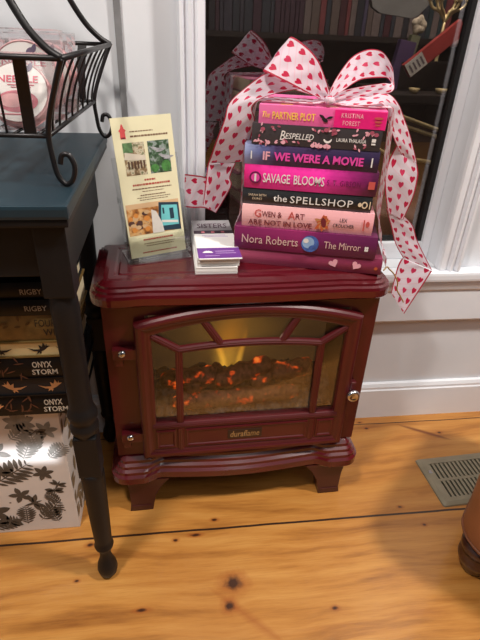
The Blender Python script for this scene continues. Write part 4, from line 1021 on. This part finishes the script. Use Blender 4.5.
# ------------------------------------------------------------------ ribbon bow
RIB = {
 'loop_left': [((0.2249, 0.8, 0.7899), (0.2385, 0.8, 0.793)), ((0.2041, 0.795, 0.7983), (0.2276, 0.8, 0.8174)), ((0.1838, 0.79, 0.8066), (0.2122, 0.8, 0.8434)), ((0.159, 0.79, 0.8166), (0.1952, 0.805, 0.8593)), ((0.1365, 0.8, 0.8256), (0.1756, 0.815, 0.8709)), ((0.1345, 0.815, 0.8256), (0.1732, 0.83, 0.8665)), ((0.1491, 0.835, 0.8161), (0.1883, 0.845, 0.8532)), ((0.1816, 0.835, 0.8015), (0.2158, 0.84, 0.8202)), ((0.2236, 0.82, 0.7915), (0.2354, 0.82, 0.7989))],
 'tail_left': [((0.1698, 0.825, 0.8244), (0.1929, 0.815, 0.8026)), ((0.1409, 0.825, 0.8223), (0.1675, 0.81, 0.7985)), ((0.1092, 0.82, 0.8015), (0.1351, 0.805, 0.79)), ((0.0845, 0.81, 0.7813), (0.119, 0.805, 0.7772)), ((0.0769, 0.805, 0.7579), (0.1253, 0.81, 0.7579)), ((0.067, 0.81, 0.7306), (0.1219, 0.82, 0.7293)), ((0.0586, 0.82, 0.7024), (0.1164, 0.83, 0.7023)), ((0.0545, 0.83, 0.6874), (0.1133, 0.84, 0.6871))],
 'fold_left': [((0.0546, 0.832, 0.6869), (0.1019, 0.842, 0.6848)), ((0.0529, 0.83, 0.6761), (0.0917, 0.835, 0.6635)), ((0.0496, 0.83, 0.648), (0.0933, 0.83, 0.6481)), ((0.0463, 0.83, 0.6172), (0.0688, 0.832, 0.6023))],
 'end_left': [((0.0689, 0.833, 0.602), (0.092, 0.834, 0.6486)), ((0.0484, 0.838, 0.6092), (0.0501, 0.838, 0.6625)), ((0.0314, 0.842, 0.6079), (0.032, 0.842, 0.6646)), ((0.0144, 0.85, 0.6071), (0.0172, 0.85, 0.6641))],
 'loop_right': [((0.2333, 0.8, 0.797), (0.2418, 0.8, 0.7916)), ((0.2443, 0.81, 0.8168), (0.2574, 0.805, 0.8025)), ((0.2655, 0.825, 0.842), (0.2792, 0.815, 0.8145)), ((0.2828, 0.835, 0.8527), (0.2948, 0.825, 0.8181)), ((0.3033, 0.842, 0.8583), (0.3132, 0.832, 0.8193)), ((0.324, 0.84, 0.855), (0.3338, 0.835, 0.8195)), ((0.3382, 0.83, 0.8369), (0.3384, 0.828, 0.8161)), ((0.3392, 0.815, 0.8188), (0.3355, 0.815, 0.8131)), ((0.3345, 0.8, 0.8049), (0.3196, 0.8, 0.8156)), ((0.3129, 0.795, 0.7994), (0.3038, 0.795, 0.8144)), ((0.288, 0.79, 0.7967), (0.2823, 0.79, 0.8117)), ((0.2574, 0.79, 0.7933), (0.2555, 0.79, 0.8056)), ((0.2382, 0.792, 0.7898), (0.2389, 0.792, 0.7968))],
 'tail_right': [((0.245, 0.8, 0.7917), (0.2433, 0.785, 0.7839)), ((0.275, 0.8, 0.8007), (0.2723, 0.775, 0.7859)), ((0.3062, 0.8, 0.8029), (0.2964, 0.77, 0.7885)), ((0.3289, 0.8, 0.8006), (0.3085, 0.77, 0.7901)), ((0.346, 0.8, 0.7882), (0.3209, 0.78, 0.7778)), ((0.3645, 0.81, 0.7666), (0.3361, 0.79, 0.7532)), ((0.3857, 0.815, 0.7339), (0.3553, 0.8, 0.7272)), ((0.4078, 0.82, 0.6927), (0.3764, 0.815, 0.7051))],
 'fold_right': [((0.4082, 0.82, 0.691), (0.3613, 0.812, 0.7216)), ((0.4123, 0.82, 0.681), (0.3521, 0.808, 0.7)), ((0.4155, 0.82, 0.6674), (0.3468, 0.8, 0.6758)), ((0.4144, 0.82, 0.6323), (0.3521, 0.8, 0.6489)), ((0.4046, 0.82, 0.5921), (0.3666, 0.805, 0.6122))],
 'drop_right': [((0.4058, 0.822, 0.5988), (0.362, 0.806, 0.6191)), ((0.4313, 0.83, 0.5768), (0.3819, 0.815, 0.5828)), ((0.451, 0.835, 0.5432), (0.3986, 0.82, 0.548)), ((0.4964, 0.84, 0.4818), (0.4257, 0.83, 0.5131))],
 'end_right': [((0.4227, 0.828, 0.514), (0.497, 0.84, 0.4797)), ((0.4156, 0.825, 0.4947), (0.4853, 0.835, 0.4583)), ((0.4094, 0.815, 0.4463), (0.4491, 0.82, 0.3948))],
}

t = NT('heart_ribbon')
uv = t.n('ShaderNodeUVMap'); uv.uv_map = 'UVMap'
u, v, _ = t.sep(uv.outputs[0])
ROWS = 3.0
rowv = t.math('MULTIPLY', v, ROWS); rid = t.math('FLOOR', rowv); fv = t.math('SUBTRACT', t.math('FRACT', rowv), .5)
uu = t.math('ADD', t.math('MULTIPLY', u, 3.0), t.math('MULTIPLY', rid, .5)); fu = t.math('SUBTRACT', t.math('FRACT', uu), .5)
ax = t.math('ABSOLUTE', t.math('MULTIPLY', fv, 4.0))
yy = t.math('SUBTRACT', t.math('MULTIPLY', fu, -4.0), t.math('MULTIPLY', t.math('SQRT', ax), .75))
d = t.math('ADD', t.math('MULTIPLY', ax, ax), t.math('POWER', t.math('ABSOLUTE', t.math('ADD', yy, .2)), 2))
heart = t.math('LESS_THAN', d, .90)
edge = t.math('GREATER_THAN', t.math('ABSOLUTE', t.math('SUBTRACT', v, .5)), .458)
# faint pink woven lattice between the hearts
lat = t.math('LESS_THAN', t.math('ABSOLUTE', t.math('SUBTRACT', t.math('FRACT', t.math('ADD', t.math('MULTIPLY', u, 5.2), rowv)), .5)), .07)
n1 = t.noise(9, 2, t.obj())
base = t.mix(n1, rgb(226, 208, 220), rgb(240, 228, 236))
base = t.mix(t.math('MULTIPLY', lat, .35), base, rgb(240, 170, 190))
hc = t.mix(t.math('MODULO', t.math('ABSOLUTE', rid), 2.0), rgb(196, 28, 70), rgb(206, 52, 92))
c = t.mix(heart, base, hc); c = t.mix(edge, c, rgb(178, 40, 66))
b = t.bsdf(c, .55, 0, 0, .3)
tl = t.n('ShaderNodeBsdfTranslucent'); t.l(c, tl.inputs[0]); tp_ = t.n('ShaderNodeBsdfTransparent')
m1 = t.n('ShaderNodeMixShader'); m1.inputs[0].default_value = .30; t.l(b.outputs[0], m1.inputs[1]); t.l(tl.outputs[0], m1.inputs[2])
m2 = t.n('ShaderNodeMixShader'); t.l(t.math('MULTIPLY', t.math('SUBTRACT', 1, t.math('MAXIMUM', heart, edge)), .10), m2.inputs[0]); t.l(m1.outputs[0], m2.inputs[1]); t.l(tp_.outputs[0], m2.inputs[2])
t.l(m2.outputs[0], t.out.inputs[0]); HEARTS = t.m
bow = thing('ribbon_bow', 'white and pink wired ribbon with red hearts tied in a bow round the book stack', 'ribbon', (.24, .80, .785))
def strip(name, pairs, sub=5, W=.062, flip=False, ripple=.0012, off=0.):
    A = spline([p[0] for p in pairs], sub); B = spline([p[1] for p in pairs], sub)
    bm = bmesh.new(); uvl = bm.loops.layers.uv.new('UVMap'); K = 8; rows = []; us = [0]
    for i in range(len(A)):
        if i: us.append(us[-1] + ((A[i] + B[i]) / 2 - (A[i - 1] + B[i - 1]) / 2).length / W)
        d_ = (A[min(i + 1, len(A) - 1)] - A[max(i - 1, 0)]) + (B[min(i + 1, len(B) - 1)] - B[max(i - 1, 0)])
        nn = (B[i] - A[i]).cross(d_); nn = nn.normalized() if nn.length > 1e-9 else Vector((0, -1, 0))
        row = []
        for k in range(K + 1):
            p = A[i].lerp(B[i], k / K) + nn * (ripple * sin(i * .9 + k * 1.1) * sin(pi * k / K))
            row.append(bm.verts.new(p - Vector(bow.location)))
        rows.append(row)
    for i in range(len(rows) - 1):
        for k in range(K):
            f = bm.faces.new((rows[i][k], rows[i][k + 1], rows[i + 1][k + 1], rows[i + 1][k])); f.smooth = True
            for lp, (a, b_) in zip(f.loops, ((i, k), (i, k + 1), (i + 1, k + 1), (i + 1, k))):
                uu_ = us[a] * (-1 if flip else 1) + off; lp[uvl].uv = (uu_, b_ / K)
    me = bpy.data.meshes.new(name); bm.to_mesh(me); bm.free(); me.materials.append(HEARTS)
    o = bpy.data.objects.new(name, me); COL.objects.link(o); o.parent = bow
    return o
for nm, key, fl, of in (('loop', 'loop_left', True, 0), ('loop', 'loop_right', True, .3), ('tail', 'tail_left', False, .1), ('tail', 'tail_right', False, 0), ('tail_fold', 'fold_left', False, 0), ('tail_fold', 'fold_right', False, .2), ('tail_end', 'end_left', False, 0), ('tail_drop', 'drop_right', False, .4), ('tail_end', 'end_right', False, .1)):
    strip(nm, RIB[key], flip=fl, off=of)
# the band that runs over the top book and down both ends of the stack
def stp(s, d, z): p = P0 + U * s + NN * d; return Vector((p.x, p.y, z))
band = []
for s, z in ((.2535, .533), (.2520, .552), (.2465, .558), (.2395, .575), (.2365, .594), (.2300, .612), (.2275, .632), (.2265, .665), (.2260, .700), (.2240, .735), (.2225, .765), (.2200, .783), (.2130, .7868), (.19, .7862), (.15, .7862), (.125, .789), (.10, .7862), (.06, .7862), (.03, .7862), (.0190, .785), (.0120, .775), (.0080, .750), (.0005, .722), (-.0015, .69), (-.0015, .64), (-.0045, .60), (-.0105, .588), (-.0105, .562), (-.006, .548), (-.0045, .532)):
    band.append((stp(s, .016, z), stp(s, .074, z)))
strip('wrap_band', band, sub=3, ripple=.0006)
# knot
bm = bmesh.new(); uvl = None
L = []
for i in range(7):
    a = -1.2 + 2.4 * i / 6; L.append([(.0 + .0070 * sin(2 * pi * k / 14) * (1 + .2 * cos(a * 2)), -.012 + .026 * (i / 6) + .0, .0075 + .0052 * cos(2 * pi * k / 14) * (.75 + .35 * cos(a))) for k in range(14)])
add_loops(bm, L, True, 0, True)
kn = obj('knot', bm, HEARTS, bow, True); kn.location = stp(.125, .018, .785) - Vector(bow.location); kn.rotation_euler = (0, 0, RZ)
uvl = kn.data.uv_layers.new(name='UVMap')
for lp in kn.data.loops:
    co_ = kn.data.vertices[lp.vertex_index].co; uvl.data[lp.index].uv = (co_.y * 14, .5 + co_.x * 20)
# gold cord hanging by the stack's right end
bm = bmesh.new(); add_tube(bm, spline([(.352, .745, .529), (.368, .768, .5245), (.381, .785, .512), (.397, .795, .497), (.409, .797, .478), (.412, .800, .462), (.424, .803, .445), (.4345, .806, .430)], 6), .0013, 6)
tag(obj('gold_cord', bm, M('gold_thread', rgb(198, 160, 90), .4, .5), None, True), 'thin gold cord looping off the right corner of the stove top beside the ribbon tail', 'cord')

# ------------------------------------------------------------------ floor vent
vent = thing('floor_vent', 'grey-green metal floor vent with slotted grille in the boards near the baseboard', 'vent', (.645, .730, 0), (0, 0, R(3)))
VM = M('vent_metal', rgb(140, 131, 110), .45, .1)
VX, VY = .092, .068
bm = bmesh.new()
def rr(hx, hy, z, r=.006):
    out = []
    for cx, cy, a0 in ((hx - r, hy - r, 0), (-hx + r, hy - r, 90), (-hx + r, -hy + r, 180), (hx - r, -hy + r, 270)):
        for k in range(4): a = R(a0 + 30 * k); out.append((cx + r * cos(a), cy + r * sin(a), z))
    return out
add_loops(bm, [rr(VX, VY, .0002), rr(VX - .001, VY - .001, .0035), rr(VX - .010, VY - .010, .0065), rr(VX - .022, VY - .020, .0065, .003), rr(VX - .023, VY - .021, .0012, .003)], False)
obj('frame', bm, VM, vent)
obj('dark_duct', box(-VX + .023, VX - .023, -VY + .021, VY - .021, .0004, .0010), BLACK, vent)
bm = bmesh.new(); n = 13
for i in range(n + 1):
    x = -VX + .024 + (2 * VX - .048) * i / n
    add_box(bm, x - .0030, x + .0030, -VY + .020, VY - .020, .0022, .0055)
add_box(bm, -VX + .022, VX - .022, -.0035, .0035, .0020, .0058)
obj('grille', bm, VM, vent)
bm = bmesh.new(); add_box(bm, -VX + .012, -VX + .020, .020, .028, .0060, .0078, 0, .001); obj('screw', bm, CHROME, vent)

# ------------------------------------------------------------------ leather ottoman at the right edge
ot = thing('ottoman', 'tan leather ottoman on turned dark wooden feet at the right edge', 'ottoman', (.750, .520, 0), (0, 0, R(45)))
t = NT('tan_leather'); co = t.obj(); n1 = t.noise(9, 4, co); n2 = t.noise(220, 3, co)
b = t.bsdf(t.ramp(n1, (.3, rgb(132, 84, 56)), (.7, rgb(168, 112, 76))), .42); t.bump(b, n2, .0006, .4); TAN = t.done(b)
def rsq(h, r, z, n=8):
    out = []
    for q in range(4):
        a0 = q * 90; cx, cy = [(1, 1), (-1, 1), (-1, -1), (1, -1)][q]
        for k in range(n + 1): a = R(a0 + 90 * k / n); out.append((cx * (h - r) + r * cos(a), cy * (h - r) + r * sin(a), z))
    return out
bm = bmesh.new(); add_loops(bm, [rsq(h, r, z) for h, r, z in ((.10, .04, .079), (.178, .062, .079), (.187, .070, .084), (.190, .072, .094), (.192, .072, .22), (.190, .072, .34), (.184, .07, .385), (.165, .06, .41), (.10, .04, .42))], True, 0, True); obj('leather_body', bm, TAN, ot)
bm = bmesh.new(); P = rsq(.190, .072, .093); add_tube(bm, P + P[:1], .0028, 6); obj('piping', bm, M('dark_tan', rgb(120, 72, 46), .5), ot)
FT = M('turned_walnut', rgb(66, 36, 24), .28, 0, .4)
for sx in (-1, 1):
    for sy in (-1, 1):
        bm = bmesh.new(); add_lathe(bm, [(.016, 0), (.021, .003), (.0245, .012), (.0265, .022), (.0330, .029), (.0365, .038), (.0355, .047), (.0305, .052), (.0325, .058), (.0370, .064), (.0370, .074), (.030, .080)], sx * .143, sy * .143, 22); obj('foot', bm, FT, ot)

# ------------------------------------------------------------------ light
w = bpy.data.worlds.new('world'); sc.world = w; w.use_nodes = True
bg = w.node_tree.nodes['Background']; bg.inputs[0].default_value = (.97, .98, 1.0, 1); bg.inputs[1].default_value = .24
def area(name, loc, target, size, power, col):
    ld = bpy.data.lights.new(name, 'AREA'); ld.shape = 'DISK'; ld.size = size; ld.energy = power; ld.color = col
    o = bpy.data.objects.new(name, ld); COL.objects.link(o); o.location = loc
    d_ = Vector(target) - Vector(loc); o.rotation_euler = d_.to_track_quat('-Z', 'Y').to_euler(); return o
area('overhead_light', (1.25, .10, 2.35), (.3, .7, .3), .20, 40, (1, .94, .86))
area('overhead_light', (-.50, .02, 2.35), (.0, .7, .3), .20, 28, (1, .93, .85))
area('overhead_light', (.45, -.9, 2.4), (.2, .7, .4), .5, 5, (1, .96, .92))
area('overhead_light', (.75, 1.16, 2.30), (.75, 1.7, .6), .3, 30, (1, .88, .74))  # added unseen light to brighten the things beyond the window glass

# added narrow cool area light that makes the bright patch low on the box
ld = bpy.data.lights.new('box_patch_light', 'AREA'); ld.shape = 'RECTANGLE'; ld.size = .42; ld.size_y = .036; ld.energy = .095; ld.color = (.84, .92, 1.0); ld.spread = R(1.6)
o = bpy.data.objects.new('box_patch_light', ld); COL.objects.link(o); o.location = (-.445, -.35, .66)
o.rotation_euler = (Vector((-.435, .68, .209)) - Vector(o.location)).to_track_quat('-Z', 'Y').to_euler()
